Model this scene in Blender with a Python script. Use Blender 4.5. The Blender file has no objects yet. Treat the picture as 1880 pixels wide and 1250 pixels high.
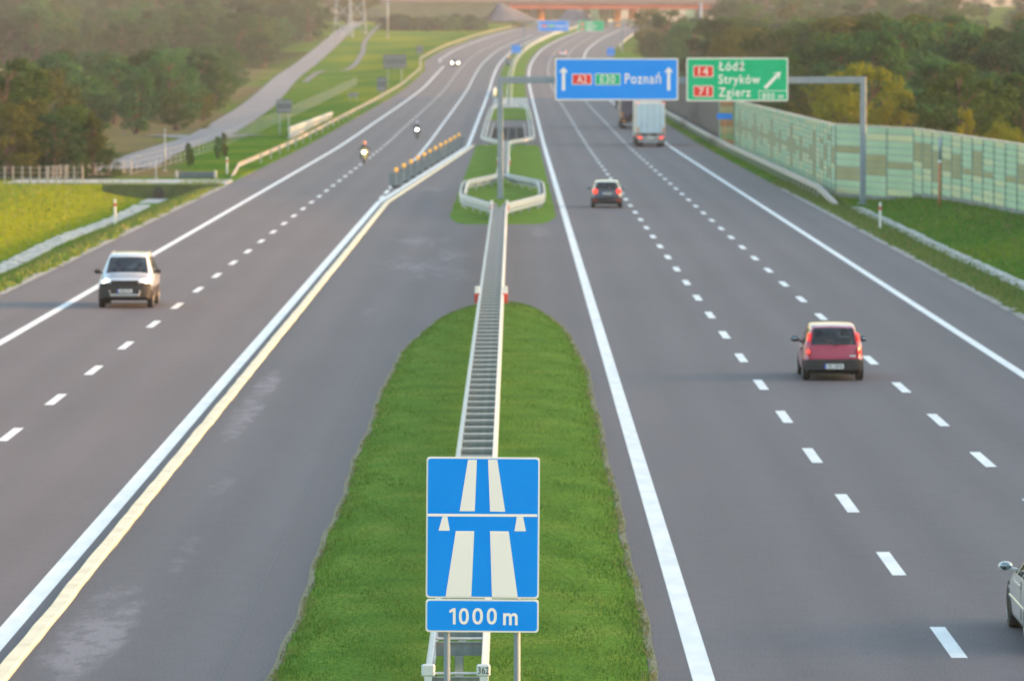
import bpy, math, random
import numpy as np
from mathutils import Vector, Matrix
random.seed(7); RNG = np.random.default_rng(11)
SC = bpy.context.scene
COL = SC.collection
F = 9560.0; CAMZ = 9.0; VPX = 944.0; HY = 85.0

# ------------------------------------------------------------------ materials
def new_mat(name):
    m = bpy.data.materials.new(name); m.use_nodes = True
    nt = m.node_tree
    return m, nt, nt.nodes['Principled BSDF']
def N(nt, t, **kw):
    n = nt.nodes.new(t)
    for k, v in kw.items(): setattr(n, k, v)
    return n
def col4(c): return (c[0], c[1], c[2], 1.0)
def mat(name, c, rough=.6, metal=0, c2=None, scale=4.0, bump=0, spec=.5, coat=0, detail=4, coord='Object', stretch=None, lo=.35, hi=.65):
    """principled material whose colour wanders between c and c2 with a noise"""
    m, nt, p = new_mat(name)
    p.inputs['Roughness'].default_value = rough
    p.inputs['Metallic'].default_value = metal
    p.inputs['Specular IOR Level'].default_value = spec
    p.inputs['Coat Weight'].default_value = coat
    p.inputs['Coat Roughness'].default_value = .08
    if c2 is None: c2 = [x*.82 for x in c]
    tc = N(nt, 'ShaderNodeTexCoord'); mp = N(nt, 'ShaderNodeMapping')
    if stretch: mp.inputs['Scale'].default_value = stretch
    nz = N(nt, 'ShaderNodeTexNoise'); nz.inputs['Scale'].default_value = scale; nz.inputs['Detail'].default_value = detail
    cr = N(nt, 'ShaderNodeValToRGB')
    cr.color_ramp.elements[0].position = lo; cr.color_ramp.elements[0].color = col4(c)
    cr.color_ramp.elements[1].position = hi; cr.color_ramp.elements[1].color = col4(c2)
    L = nt.links.new
    L(tc.outputs[coord], mp.inputs['Vector']); L(mp.outputs[0], nz.inputs['Vector']); L(nz.outputs['Fac'], cr.inputs[0])
    L(cr.outputs[0], p.inputs['Base Color'])
    if bump:
        b = N(nt, 'ShaderNodeBump'); b.inputs['Strength'].default_value = bump; b.inputs['Distance'].default_value = .02
        L(nz.outputs['Fac'], b.inputs['Height']); L(b.outputs[0], p.inputs['Normal'])
    return m
def emit(name, c, s):
    m, nt, p = new_mat(name)
    p.inputs['Base Color'].default_value = col4(c)
    p.inputs['Emission Color'].default_value = col4(c)
    p.inputs['Emission Strength'].default_value = s
    return m
def glass(name, tint, refl=.06):
    m, nt, p = new_mat(name)
    nt.nodes.remove(p)
    out = nt.nodes['Material Output']
    tr = N(nt, 'ShaderNodeBsdfTransparent'); tr.inputs[0].default_value = col4(tint)
    gl = N(nt, 'ShaderNodeBsdfGlossy'); gl.inputs['Roughness'].default_value = .03
    lw = N(nt, 'ShaderNodeLayerWeight'); lw.inputs[0].default_value = .25
    mr = N(nt, 'ShaderNodeMapRange'); mr.inputs['To Min'].default_value = refl; mr.inputs['To Max'].default_value = .9
    mx = N(nt, 'ShaderNodeMixShader')
    L = nt.links.new
    L(lw.outputs['Fresnel'], mr.inputs['Value']); L(mr.outputs[0], mx.inputs[0]); L(tr.outputs[0], mx.inputs[1]); L(gl.outputs[0], mx.inputs[2])
    L(mx.outputs[0], out.inputs['Surface'])
    return m

M = {}
M['metal'] = mat('galvanised_steel', (.56,.56,.56), .42, .25, (.47,.48,.49), 6, .1)
M['metal_dull'] = mat('dull_zinc', (.42,.46,.50), .5, .15, (.34,.38,.42), 5, .1)
M['pole'] = mat('pole_zinc', (.24,.30,.37), .5, .2, (.20,.26,.33), 3)
M['sign_white'] = mat('sign_white', (.80,.80,.78), .45, 0, (.74,.75,.74), 2, spec=.4)
M['sign_blue'] = mat('sign_blue', (.004,.27,.95), .4, 0, (.006,.29,.97), 1.5, spec=.08)
M['sign_green'] = mat('sign_green', (.0,.44,.22), .4, 0, (.0,.48,.25), 1.5, spec=.08)
M['sign_red'] = mat('sign_red', (.78,.03,.02), .45, 0, (.7,.03,.02), 2)
M['sign_text'] = mat('sign_text', (.86,.86,.87), .45, 0, (.83,.83,.84), 1)
M['black'] = mat('black_rubber', (.018,.018,.019), .75, 0, (.03,.029,.027), 9)
M['plastic'] = mat('dark_plastic', (.034,.036,.042), .6, 0, (.028,.03,.034), 8, spec=.3)
M['plate'] = mat('number_plate', (.72,.76,.80), .4)
M['plate_blue'] = mat('plate_blue', (.03,.10,.55), .4)
M['ink'] = mat('ink', (.03,.035,.04), .5)
M['concrete'] = mat('concrete', (.42,.42,.41), .85, 0, (.30,.30,.30), 1.5, .3)
M['concrete_dark'] = mat('weathered_concrete', (.15,.15,.16), .85, 0, (.10,.10,.11), .8, .3)
M['cream'] = mat('cream_kerb', (.84,.74,.54), .6, 0, (.68,.58,.40), 1.1, .4, detail=8)
M['lamp_amber'] = emit('amber_lamp', (.95,.50,.06), .07)
M['head'] = emit('headlamp_lit', (1.0,.86,.62), .75)
M['head_far'] = emit('headlamp_far', (1.0,.86,.6), 9)
M['tail'] = emit('tail_lamp_lit', (1.0,.045,.03), .32)
M['tail_off'] = mat('tail_lens', (.65,.03,.02), .25, coat=.6)
M['orange_lens'] = mat('orange_lens', (.75,.28,.03), .35)
M['glass'] = glass('car_glass', (.82,.92,.94), .04)
M['glass_dark'] = glass('car_glass_dark', (.22,.27,.30), .10)
M['seat'] = mat('seat_cloth', (.04,.045,.055), .9)
M['rim'] = mat('alloy', (.42,.43,.45), .35, .8)
M['bark'] = mat('bark', (.10,.075,.055), .9, 0, (.06,.045,.035), 8, .5)
M['wood_post'] = mat('fence_post', (.36,.36,.35), .85, 0, (.28,.27,.26), 3)
M['red'] = mat('marker_red', (.75,.05,.03), .5)
M['white'] = mat('white_plastic', (.80,.80,.80), .5, 0, (.72,.72,.72), 5)
M['rust'] = mat('orange_post', (.62,.22,.10), .6, 0, (.5,.2,.1), 3)
def paint(name, c, rough=.3): return mat(name, c, rough, .15, [x*.93 for x in c], 1.3, coat=.9, spec=.5)

# ------------------------------------------------------------------ mesh helpers
class MB:
    def __init__(s): s.v = []; s.f = []; s.m = []
    def quad(s, a, b, c, d, mi=0):
        n = len(s.v); s.v += [tuple(a), tuple(b), tuple(c), tuple(d)]; s.f.append((n, n+1, n+2, n+3)); s.m.append(mi)
    def poly(s, pts, mi=0):
        n = len(s.v); s.v += [tuple(p) for p in pts]; s.f.append(tuple(range(n, n+len(pts)))); s.m.append(mi)
    def box(s, x0, x1, y0, y1, z0, z1, mi=0, rot=0, o=(0,0,0), bev=0):
        n = len(s.v); c, sn = math.cos(rot), math.sin(rot)
        if bev:
            b = bev; P = []
            for z in (z0, z0+b, z1-b, z1):
                k = b if z in (z0, z1) else 0
                for (x, y) in ((x0+b+k*.4, y0+k), (x1-b-k*.4, y0+k), (x1-k, y0+b+k*.4), (x1-k, y1-b-k*.4), (x1-b-k*.4, y1-k), (x0+b+k*.4, y1-k), (x0+k, y1-b-k*.4), (x0+k, y0+b+k*.4)):
                    P.append((x, y, z))
            s.v += [(o[0]+x*c-y*sn, o[1]+x*sn+y*c, o[2]+z) for x, y, z in P]
            for r in range(3):
                for k in range(8):
                    a = n+r*8+k; bb = n+r*8+(k+1) % 8
                    s.f.append((a, bb, bb+8, a+8)); s.m.append(mi)
            s.f.append(tuple(n+k for k in range(7, -1, -1))); s.m.append(mi)
            s.f.append(tuple(n+24+k for k in range(8))); s.m.append(mi)
            return
        P = [(x, y, z) for z in (z0, z1) for x, y in ((x0,y0),(x1,y0),(x1,y1),(x0,y1))]
        s.v += [(o[0]+x*c-y*sn, o[1]+x*sn+y*c, o[2]+z) for x, y, z in P]
        for f in ((3,2,1,0),(4,5,6,7),(0,1,5,4),(1,2,6,5),(2,3,7,6),(3,0,4,7)):
            s.f.append(tuple(n+i for i in f)); s.m.append(mi)
    def tube(s, pts, r, seg=8, mi=0, r1=None, cap=True):
        """tapered tube along a polyline"""
        pts = [Vector(p) for p in pts]; n0 = len(s.v); K = len(pts)
        for i, p in enumerate(pts):
            d = (pts[min(i+1, K-1)]-pts[max(i-1, 0)]).normalized()
            u = d.cross(Vector((0,0,1)) if abs(d.z) < .95 else Vector((1,0,0))).normalized(); w = d.cross(u)
            if isinstance(r, (list, tuple)): rr = r[i]
            else: rr = r if r1 is None else r+(r1-r)*i/(K-1)
            for k in range(seg):
                a = 2*math.pi*k/seg
                s.v.append(tuple(p+u*(rr*math.cos(a))+w*(rr*math.sin(a))))
        for i in range(K-1):
            for k in range(seg):
                a = n0+i*seg+k; b = n0+i*seg+(k+1) % seg
                s.f.append((a, b, b+seg, a+seg)); s.m.append(mi)
        if cap:
            s.f.append(tuple(n0+k for k in range(seg-1, -1, -1))); s.m.append(mi)
            s.f.append(tuple(n0+(K-1)*seg+k for k in range(seg))); s.m.append(mi)
    def lathe(s, prof, seg=20, axis='z', o=(0,0,0), mi=0):
        """prof: (radius, height) list turned round an axis"""
        n0 = len(s.v)
        for r, h in prof:
            for k in range(seg):
                a = 2*math.pi*k/seg; c, sn = r*math.cos(a), r*math.sin(a)
                q = {'z': (c, sn, h), 'x': (h, c, sn), 'y': (c, h, sn)}[axis]
                s.v.append((o[0]+q[0], o[1]+q[1], o[2]+q[2]))
        for i in range(len(prof)-1):
            for k in range(seg):
                a = n0+i*seg+k; b = n0+i*seg+(k+1) % seg
                s.f.append((a, b, b+seg, a+seg)); s.m.append(mi)
        s.f.append(tuple(n0+k for k in range(seg-1, -1, -1))); s.m.append(mi)
        s.f.append(tuple(n0+(len(prof)-1)*seg+k for k in range(seg))); s.m.append(mi)
    def sphere(s, c, r, sc=(1,1,1), seg=16, rings=10, mi=0):
        n0 = len(s.v)
        for i in range(rings+1):
            t = math.pi*i/rings
            for k in range(seg):
                a = 2*math.pi*k/seg
                s.v.append((c[0]+r*sc[0]*math.sin(t)*math.cos(a), c[1]+r*sc[1]*math.sin(t)*math.sin(a), c[2]+r*sc[2]*math.cos(t)))
        for i in range(rings):
            for k in range(seg):
                a = n0+i*seg+k; b = n0+i*seg+(k+1) % seg
                s.f.append((b, a, a+seg, b+seg)); s.m.append(mi)
    def build(s, name, mats, parent=None, smooth=False, loc=None, uv=None):
        me = bpy.data.meshes.new(name); me.from_pydata(s.v, [], s.f)
        if not isinstance(mats, (list, tuple)): mats = [mats]
        for m in mats: me.materials.append(m)
        if len(mats) > 1: me.polygons.foreach_set('material_index', s.m)
        if smooth:
            me.polygons.foreach_set('use_smooth', [True]*len(me.polygons))
        if uv is not None:
            l = me.uv_layers.new(name='UVMap'); idx = np.empty(len(me.loops), dtype=np.int32)
            me.loops.foreach_get('vertex_index', idx); l.data.foreach_set('uv', np.asarray(uv, dtype=np.float32)[idx].ravel())
        me.update()
        o = bpy.data.objects.new(name, me); COL.objects.link(o)
        if parent: o.parent = parent
        if loc: o.location = loc
        return o
def tag(o, label=None, cat=None, group=None, kind=None):
    if label: o['label'] = label
    if cat: o['category'] = cat
    if group: o['group'] = group
    if kind: o['kind'] = kind
    return o
def thing(name, label, cat, loc=(0,0,0), rz=0, group=None):
    o = bpy.data.objects.new(name, None); COL.objects.link(o); o.location = loc; o.rotation_euler = (0,0,rz)
    return tag(o, label, cat, group)
def kids(o): return KM.get(o.name, [])
def copy_tree(o, parent=None):
    c = o.copy(); COL.objects.link(c); c.parent = parent
    for ch in [x for x in o.children]: copy_tree(ch, c)
    return c
def smooth_edges(o, ang=35):
    me = o.data
    me.polygons.foreach_set('use_smooth', [True]*len(me.polygons))
    m = o.modifiers.new('weighted', 'WEIGHTED_NORMAL'); m.keep_sharp = True
    for e in me.edges: pass
    return o
def text(s, h, mt, parent, x, y, z, align='LEFT', width=None, bold=.0, name='lettering', rz=0, sp=1.14):
    c = bpy.data.curves.new('lettering', 'FONT'); c.body = s; c.size = 1; c.extrude = .0; c.offset = bold; c.resolution_u = 6; c.space_character = 1.0 if len(s) == 1 else sp
    o = bpy.data.objects.new('tmp', c); COL.objects.link(o)
    bpy.context.view_layer.update()
    me = bpy.data.meshes.new_from_object(o.evaluated_get(bpy.context.evaluated_depsgraph_get()))
    COL.objects.unlink(o); bpy.data.objects.remove(o)
    co = np.empty(len(me.vertices)*3, dtype=np.float32); me.vertices.foreach_get('co', co); co = co.reshape(-1, 3)
    co[:, 0] -= co[:, 0].min(); k = h/.68                           # cap height of the built-in font is near .70
    co[:, :2] *= k
    w = co[:, 0].max()
    if width: co[:, 0] *= width/w; w = width
    off = {'LEFT': 0, 'CENTER': -w/2, 'RIGHT': -w}[align]
    new = np.stack([co[:, 0]+off, np.zeros(len(co)), co[:, 1]], 1).astype(np.float32)
    me.vertices.foreach_set('co', new.ravel()); me.materials.clear(); me.materials.append(mt); me.update()
    r = bpy.data.objects.new(name, me); COL.objects.link(r); r.parent = parent; r.location = (x, y, z); r.rotation_euler = (0,0,rz)
    return r
def rrect(mb, x0, x1, z0, z1, r, y0, y1, mi=0, seg=5):
    """upright plate with rounded corners between y0 (front) and y1 (back)"""
    P = []
    for cx, cz, a0 in ((x1-r, z1-r, 0), (x0+r, z1-r, 90), (x0+r, z0+r, 180), (x1-r, z0+r, 270)):
        for k in range(seg+1):
            a = math.radians(a0+90*k/seg); P.append((cx+r*math.cos(a), cz+r*math.sin(a)))
    n = len(mb.v); K = len(P)
    mb.v += [(x, y0, z) for x, z in P]+[(x, y1, z) for x, z in P]
    mb.f.append(tuple(range(n+K-1, n-1, -1))); mb.m.append(mi)
    mb.f.append(tuple(range(n+K, n+2*K))); mb.m.append(mi)
    for k in range(K):
        mb.f.append((n+k, n+(k+1) % K, n+K+(k+1) % K, n+K+k)); mb.m.append(mi)

# ------------------------------------------------------------------ the line of the road
def hermite(pts):
    xs = [p[0] for p in pts]; ys = [p[1] for p in pts]
    sl = [(ys[i+1]-ys[i])/(xs[i+1]-xs[i]) for i in range(len(xs)-1)]
    ms = [sl[0]]+[0 if sl[i-1]*sl[i] <= 0 else 2*sl[i-1]*sl[i]/(sl[i-1]+sl[i]) for i in range(1, len(sl))]+[sl[-1]]
    def f(x):
        if x <= xs[0]: return ys[0]
        if x >= xs[-1]: return ys[-1]+ms[-1]*(x-xs[-1])
        i = max(k for k in range(len(xs)-1) if xs[k] <= x)
        h = xs[i+1]-xs[i]; t = (x-xs[i])/h
        return (2*t**3-3*t*t+1)*ys[i]+(t**3-2*t*t+t)*h*ms[i]+(-2*t**3+3*t*t)*ys[i+1]+(t**3-t*t)*h*ms[i+1]
    return f
_D = hermite([(0,0),(950,0),(1086,.5),(1258,3.3),(1400,8.4),(1550,15.6),(1700,24.3),(1850,35),(2100,57),(2400,92)])
_Z = hermite([(0,0),(430,0),(600,.5),(783,1.2),(919,2.0),(1086,4.3),(1258,7.5),(1400,10.2),(1550,12.9),(1700,15.3),(1850,17.3),(2100,19.5),(2600,22)])
STEP = 10.0
_Dt = [_D(i*STEP) for i in range(320)]; _Zt = [_Z(i*STEP) for i in range(320)]
def lin(tab, d):
    if d <= 0: return tab[0]
    i = min(int(d/STEP), len(tab)-2); t = d/STEP-i
    return tab[i]*(1-t)+tab[i+1]*t
def D(d): return lin(_Dt, d)
def ZR(d): return lin(_Zt, d)
def sstep(a, b, x):
    t = max(0, min(1, (x-a)/(b-a))); return t*t*(3-2*t)
def eR(d): return 16.95+3.75*sstep(900, 1050, d)
def eL(d): return -18.7-2.8*sstep(1060, 1180, d)
def wall_o(d): return 19.5
def lat(o, d):
    if o > eR(d):
        if o < eR(d)+.3: return 0
        a = 1-sstep(296, 322, d)
        q = 0
        if o < 20.4: q = -.2*sstep(eR(d)+.3, 18.9, o)
        else: q = -.2+.75*sstep(20.4, 24.6, o)
        if o > 31: q = .55*(1-sstep(31, 45, o))
        b = q*a
        far = sstep(700, 1300, d)*6*sstep(26, 160, o)
        return b+far
    if o < eL(d):
        if o > eL(d)-.3: return 0
        if d < 333:
            if o > -22.2: return -.75*sstep(-19.0, -22.2, o) if False else -.75*sstep(19.0, 22.2, -o)
            if o > -23.2: return -.75
            return -.75+.95*sstep(23.2, 29.5, -o)
        a = sstep(345, 420, d)
        b = -.8*sstep(23, 36, -o)*a+.1*(1-a)
        return b+sstep(900, 1900, d)*4*sstep(30, 260, -o)
    return -.06
def ZG(X, d): return ZR(d)+lat(X-D(d), d)
def on_ground(px, py):
    """the point of the ground seen at a pixel of the 1880 px wide photograph"""
    lo, hi = 30.0, 2600.0
    d = lo
    while d < hi:
        X = (px-VPX)/F*d; z = CAMZ-(py-HY)/F*d
        if z <= ZG(X, d): break
        d += 2
    return (X, d, ZG(X, d))
def at(px, d, dz=0):
    X = (px-VPX)/F*d; return (X, d, ZG(X, d)+dz)
def hz(py, d): return CAMZ-(py-HY)/F*d       # world height of an image row at distance d

def stations(d0, d1):
    s = [d0]; k = math.floor(d0/STEP)+1
    while k*STEP < d1-1e-6: s.append(k*STEP); k += 1
    s.append(d1); return s
def ribbon(mb, o1, o2, d0, d1, dz=.004, uv=None):
    f1 = o1 if callable(o1) else (lambda d: o1); f2 = o2 if callable(o2) else (lambda d: o2)
    S = stations(d0, d1); n = len(mb.v)
    for d in S:
        mb.v += [(f1(d)+D(d), d, ZR(d)+dz), (f2(d)+D(d), d, ZR(d)+dz)]
        if uv is not None: uv += [(f1(d), d), (f2(d), d)]
    for i in range(len(S)-1):
        a = n+2*i; mb.f.append((a, a+1, a+3, a+2)); mb.m.append(0)

# ------------------------------------------------------------------ ground, asphalt, lines
def ground_material():
    m, nt, p = new_mat('grassland'); L = nt.links.new
    p.inputs['Roughness'].default_value = 1; p.inputs['Specular IOR Level'].default_value = 0
    uv = N(nt, 'ShaderNodeTexCoord')
    n1 = N(nt, 'ShaderNodeTexNoise'); n1.inputs['Scale'].default_value = .05; n1.inputs['Detail'].default_value = 5
    n2 = N(nt, 'ShaderNodeTexNoise'); n2.inputs['Scale'].default_value = 1.6; n2.inputs['Detail'].default_value = 8
    L(uv.outputs['Object'], n1.inputs['Vector']); L(uv.outputs['Object'], n2.inputs['Vector'])
    def ramp(src, pts):
        r = N(nt, 'ShaderNodeValToRGB'); e = r.color_ramp.elements
        while len(e) < len(pts): e.new(.5)
        for k, (a, c) in enumerate(pts): e[k].position = a; e[k].color = col4(c)
        L(src, r.inputs[0]); return r.outputs[0]
    big = ramp(n1.outputs['Fac'], [(.35,(.060,.155,.018)),(.5,(.085,.185,.020)),(.62,(.14,.20,.022))])
    small = ramp(n2.outputs['Fac'], [(.3,(.45,.45,.45)),(.7,(1.25,1.25,1.2))])
    mul = N(nt, 'ShaderNodeMixRGB', blend_type='MULTIPLY'); mul.inputs[0].default_value = 1; L(big, mul.inputs[1]); L(small, mul.inputs[2])
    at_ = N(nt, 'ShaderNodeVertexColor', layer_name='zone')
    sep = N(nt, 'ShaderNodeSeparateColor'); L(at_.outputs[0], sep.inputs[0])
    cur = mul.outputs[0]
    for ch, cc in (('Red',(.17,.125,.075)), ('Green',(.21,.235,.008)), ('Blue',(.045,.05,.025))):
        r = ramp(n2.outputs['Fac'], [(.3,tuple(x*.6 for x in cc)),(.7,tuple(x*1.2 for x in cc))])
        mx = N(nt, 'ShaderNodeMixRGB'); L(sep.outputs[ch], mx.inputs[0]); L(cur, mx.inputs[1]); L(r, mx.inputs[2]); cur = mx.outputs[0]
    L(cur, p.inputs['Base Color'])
    b = N(nt, 'ShaderNodeBump'); b.inputs['Strength'].default_value = .6; b.inputs['Distance'].default_value = .08
    L(n2.outputs['Fac'], b.inputs['Height']); L(b.outputs[0], p.inputs['Normal'])
    return m
def pxof(X, d): return VPX+X*F/d
def far_edge(d):       # right-hand edge (pixel column) of the left forest
    return 500+60*sstep(1130, 1300, d)+50*sstep(1300, 1900, d)
def build_ground():
    offs = [-700,-420,-260,-170,-120,-90,-70,-55,-45,-38,-34,-31,-29.5,-28,-26.5,-25,-23.8,-23.2,-22.7,-22.2,-21.4,-20.6,-19.8,-19.0]
    offr = [18.0,18.9,19.2,19.8,20.4,21.5,22.6,23.6,24.6,26,28,31,34,38,45,55,70,90,120,170,260,420,700]
    S = [-60,0,30]+[40+10*i for i in range(29)]+[332.9,333.4,340,345]+[350+10*i for i in range(46)]+[810+20*i for i in range(90)]+[2700,3200,4000,5500]
    V = []; Z = []; W = 0
    for d in S:
        dd = d; l, r = eL(dd), eR(dd)
        row = [o+(l+18.7) for o in offs]+[l-.3, l-.02, l+.05, -10, 0, 8, r-.05, r+.02, r+.3]+[o+(r-16.95 if o < 170 else 0) for o in offr]
        W = len(row)
        for o in row:
            X = o+D(dd); V.append((X, d, ZR(min(dd, 3190))+lat(o, dd)))
            px = pxof(X, max(d, 60))
            brown = yel = dark = 0
            if o < l and d > 345:
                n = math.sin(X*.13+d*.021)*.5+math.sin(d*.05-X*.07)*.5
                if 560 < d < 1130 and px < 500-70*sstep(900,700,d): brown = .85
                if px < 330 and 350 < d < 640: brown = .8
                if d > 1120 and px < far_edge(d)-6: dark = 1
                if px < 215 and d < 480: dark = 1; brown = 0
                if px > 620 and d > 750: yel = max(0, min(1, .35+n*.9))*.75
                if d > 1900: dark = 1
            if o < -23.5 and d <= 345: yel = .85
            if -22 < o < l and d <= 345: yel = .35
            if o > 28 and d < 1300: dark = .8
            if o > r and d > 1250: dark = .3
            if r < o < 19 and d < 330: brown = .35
            Z.append((brown, yel, dark, 1))
    m = MB(); m.v = V
    for i in range(len(S)-1):
        for j in range(W-1):
            a = i*W+j; m.f.append((a, a+1, a+W+1, a+W)); m.m.append(0)
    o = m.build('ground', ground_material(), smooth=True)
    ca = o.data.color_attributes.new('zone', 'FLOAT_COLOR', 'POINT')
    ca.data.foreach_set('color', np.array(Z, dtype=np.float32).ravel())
    tag(o, kind='structure')
build_ground()

def asphalt_material():
    m, nt, p = new_mat('asphalt'); L = nt.links.new
    tc = N(nt, 'ShaderNodeUVMap', uv_map='UVMap')
    sx = N(nt, 'ShaderNodeSeparateXYZ'); L(tc.outputs[0], sx.inputs[0])
    def noise(scale, detail, st=None, rough=.5):
        v = tc.outputs[0]
        if st:
            mp = N(nt, 'ShaderNodeMapping'); mp.inputs['Scale'].default_value = st; L(v, mp.inputs[0]); v = mp.outputs[0]
        n = N(nt, 'ShaderNodeTexNoise'); n.inputs['Scale'].default_value = scale; n.inputs['Detail'].default_value = detail; n.inputs['Roughness'].default_value = rough
        L(v, n.inputs['Vector']); return n.outputs['Fac']
    def rng(src, a, b, c, d):
        r = N(nt, 'ShaderNodeMapRange'); r.inputs[1].default_value = a; r.inputs[2].default_value = b; r.inputs[3].default_value = c; r.inputs[4].default_value = d
        L(src, r.inputs[0]); return r.outputs[0]
    def ma(op, a, b=None, c=None):
        r = N(nt, 'ShaderNodeMath', operation=op)
        for i, x in enumerate((a, b, c)):
            if x is None: continue
            if isinstance(x, (int, float)): r.inputs[i].default_value = x
            else: L(x, r.inputs[i])
        return r.outputs[0]
    long_ = noise(1, 5, (.9,.035,1)); big = noise(.06, 4); grain = noise(28, 3); mid = noise(2.2, 5)
    f = ma('ADD', rng(long_, .3, .7, -.010, .010), rng(big, .3, .7, -.005, .006))
    f = ma('ADD', f, rng(grain, .35, .65, -.036, .036)); f = ma('ADD', f, rng(mid, .3, .7, -.006, .006))
    # polished wheel tracks: lanes are 3.75 m wide, two tracks each
    u = ma('ADD', sx.outputs[0], 10.2-1.05+37.5); mo = ma('PINGPONG', u, .9375)
    f = ma('ADD', f, rng(mo, 0, .9375, -.006, .007))
    val = ma('ADD', f, .106)
    # pale lime stains by the temporary kerb
    st = None
    wob = noise(.45, 7, (1,.18,1), .7)
    for (o, d, ro, rd, k) in ((-6.5,80,.6,7,1),(-6.6,131,.38,14,.9),(-4.9,178,.4,10,.5),(-3.2,214,3.0,18,.55),(-6.0,106,.35,7,.4),(-4.3,240,2.2,9,.5),(1.2,255,1.0,10,.5),(-5.5,330,1.4,14,.5),(-7.0,600,3.5,9,.5),(-9.0,660,3.0,9,.45),(-11,255,1.2,4,.4),(-5.8,92,.3,6,.4)):
        a = ma('MULTIPLY', ma('SUBTRACT', sx.outputs[0], o), 1/ro); b = ma('MULTIPLY', ma('SUBTRACT', sx.outputs[1], d), 1/rd)
        r2 = ma('ADD', ma('MULTIPLY', a, a), ma('MULTIPLY', b, b))
        g = ma('MULTIPLY', rng(r2, 0, 1.6, 1, 0), k)
        st = g if st is None else ma('MAXIMUM', st, g)
    fine = noise(2.6, 9, (1,.35,1), .75)
    sm = rng(ma('MULTIPLY', ma('MULTIPLY', st, rng(wob, .36, .66, .1, 1.5)), rng(fine, .38, .6, .35, 1.25)), .22, .75, 0, .085)
    val = ma('ADD', val, sm)
    # skid-dark haze behind lanes
    cc = N(nt, 'ShaderNodeCombineColor'); L(ma('MULTIPLY', val, 1.10), cc.inputs[0]); L(ma('MULTIPLY', val, .955), cc.inputs[1]); L(ma('MULTIPLY', val, 1.05), cc.inputs[2])
    L(cc.outputs[0], p.inputs['Base Color'])
    p.inputs['Specular IOR Level'].default_value = .36
    L(rng(long_, .3, .7, .74, .80), p.inputs['Roughness'])
    b = N(nt, 'ShaderNodeBump'); b.inputs['Strength'].default_value = .12; b.inputs['Distance'].default_value = .004
    L(grain, b.inputs['Height']); L(b.outputs[0], p.inputs['Normal'])
    return m
M['asphalt'] = asphalt_material()
mb = MB(); uv = []
S = stations(-60, 2600)
cols = [lambda d: eL(d), lambda d: -12, lambda d: -8, lambda d: -4, lambda d: 0, lambda d: 4, lambda d: 10, lambda d: eR(d)]
for d in S:
    for c in cols: mb.v.append((c(d)+D(d), d, ZR(d))); uv.append((c(d), d))
for i in range(len(S)-1):
    for j in range(7):
        a = i*8+j; mb.f.append((a, a+1, a+9, a+8)); mb.m.append(0)
tag(mb.build('motorway_asphalt', M['asphalt'], uv=uv), kind='structure')

M['line'] = mat('road_paint', (.80,.80,.80), .6, 0, (.68,.69,.70), 1.2, detail=8, stretch=(2,.6,1))
M['line_worn'] = mat('worn_road_paint', (.44,.45,.46), .65, 0, (.34,.35,.36), 1.5, detail=6)
def diag(d, a, b): return a+(b-a)*min(1, max(0, (d-300)/168))
mb = MB()
ribbon(mb, 2.54, 2.86, -40, 2500)                       # right carriageway, inner edge
ribbon(mb, lambda d: 13.83, lambda d: 14.11, -40, 2500)
ribbon(mb, -15.78, -15.48, -40, 1110)
ribbon(mb, lambda d: -15.78-2.8*sstep(1110,1180,d), lambda d: -15.48-2.8*sstep(1110,1180,d), 1150, 2500)
ribbon(mb, -4.32, -3.98, 468, 2500)
ribbon(mb, lambda d: diag(d, -7.98, -4.32), lambda d: diag(d, -7.66, -3.98), -40, 468)
for o in (6.57, 10.23):
    k = 76.4 if o < 7 else 75.3
    while k > 0: k -= 12
    while k < 1500:
        ribbon(mb, o-.12, o+.12, k, k+4.1, .004); k += 12
k = 70.6
while k > 0: k -= 12
while k < 1500:
    ribbon(mb, -11.82, -11.58, k, k+4.1, .004); k += 12
k = 306
while k < 1500:
    ribbon(mb, -8.0, -7.76, k, k+(8 if k < 330 else 10), .004); k += 12 if k < 330 else 11
for o in (13.97,):
    k = 960
    while k < 1500: k += 12
tag(mb.build('road_markings', M['line']), kind='structure')
mb = MB(); ribbon(mb, -4.23, -4.205, 60, 152, .004)
tag(mb.build('tar_seam', mat('seam', (.135,.135,.14), .8)), kind='structure')

# ragged gravel fringes where asphalt meets the verge
M['gravel'] = mat('gravel', (.42,.41,.39), .95, 0, (.14,.14,.12), 5, .6, detail=9)
def fringe(name, fo, side, w, d0, d1, amp=.25, seed=3):
    r = random.Random(seed); m = MB(); n = int((d1-d0)/.7); a = b = 0
    for i in range(n+1):
        d = d0+(d1-d0)*i/n; a = a*.8+r.uniform(-1,1)*amp*.35; b = b*.6+r.uniform(-1,1)*amp*.7
        o = fo(d); x1 = o-side*(.05+abs(a)*.25); x2 = o+side*(w+b)
        m.v += [(x1+D(d), d, ZR(d)+.012), (x2+D(d), d, ZR(d)+max(lat(x2, d), -.05)+.016 if not (-4 < x2 < 3) else ZR(d)+.012)]
        if i: k = 2*i-2; m.f.append((k, k+1, k+3, k+2) if side > 0 else (k+1, k, k+2, k+3)); m.m.append(0)
    return tag(m.build(name, M['gravel']), kind='structure')
fringe('gravel_shoulder', lambda d: eR(d)-.1, 1, .32, 150, 330, .3, 3)
fringe('gravel_shoulder', lambda d: eL(d)+.1, -1, .22, 150, 345, .3, 4)

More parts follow.
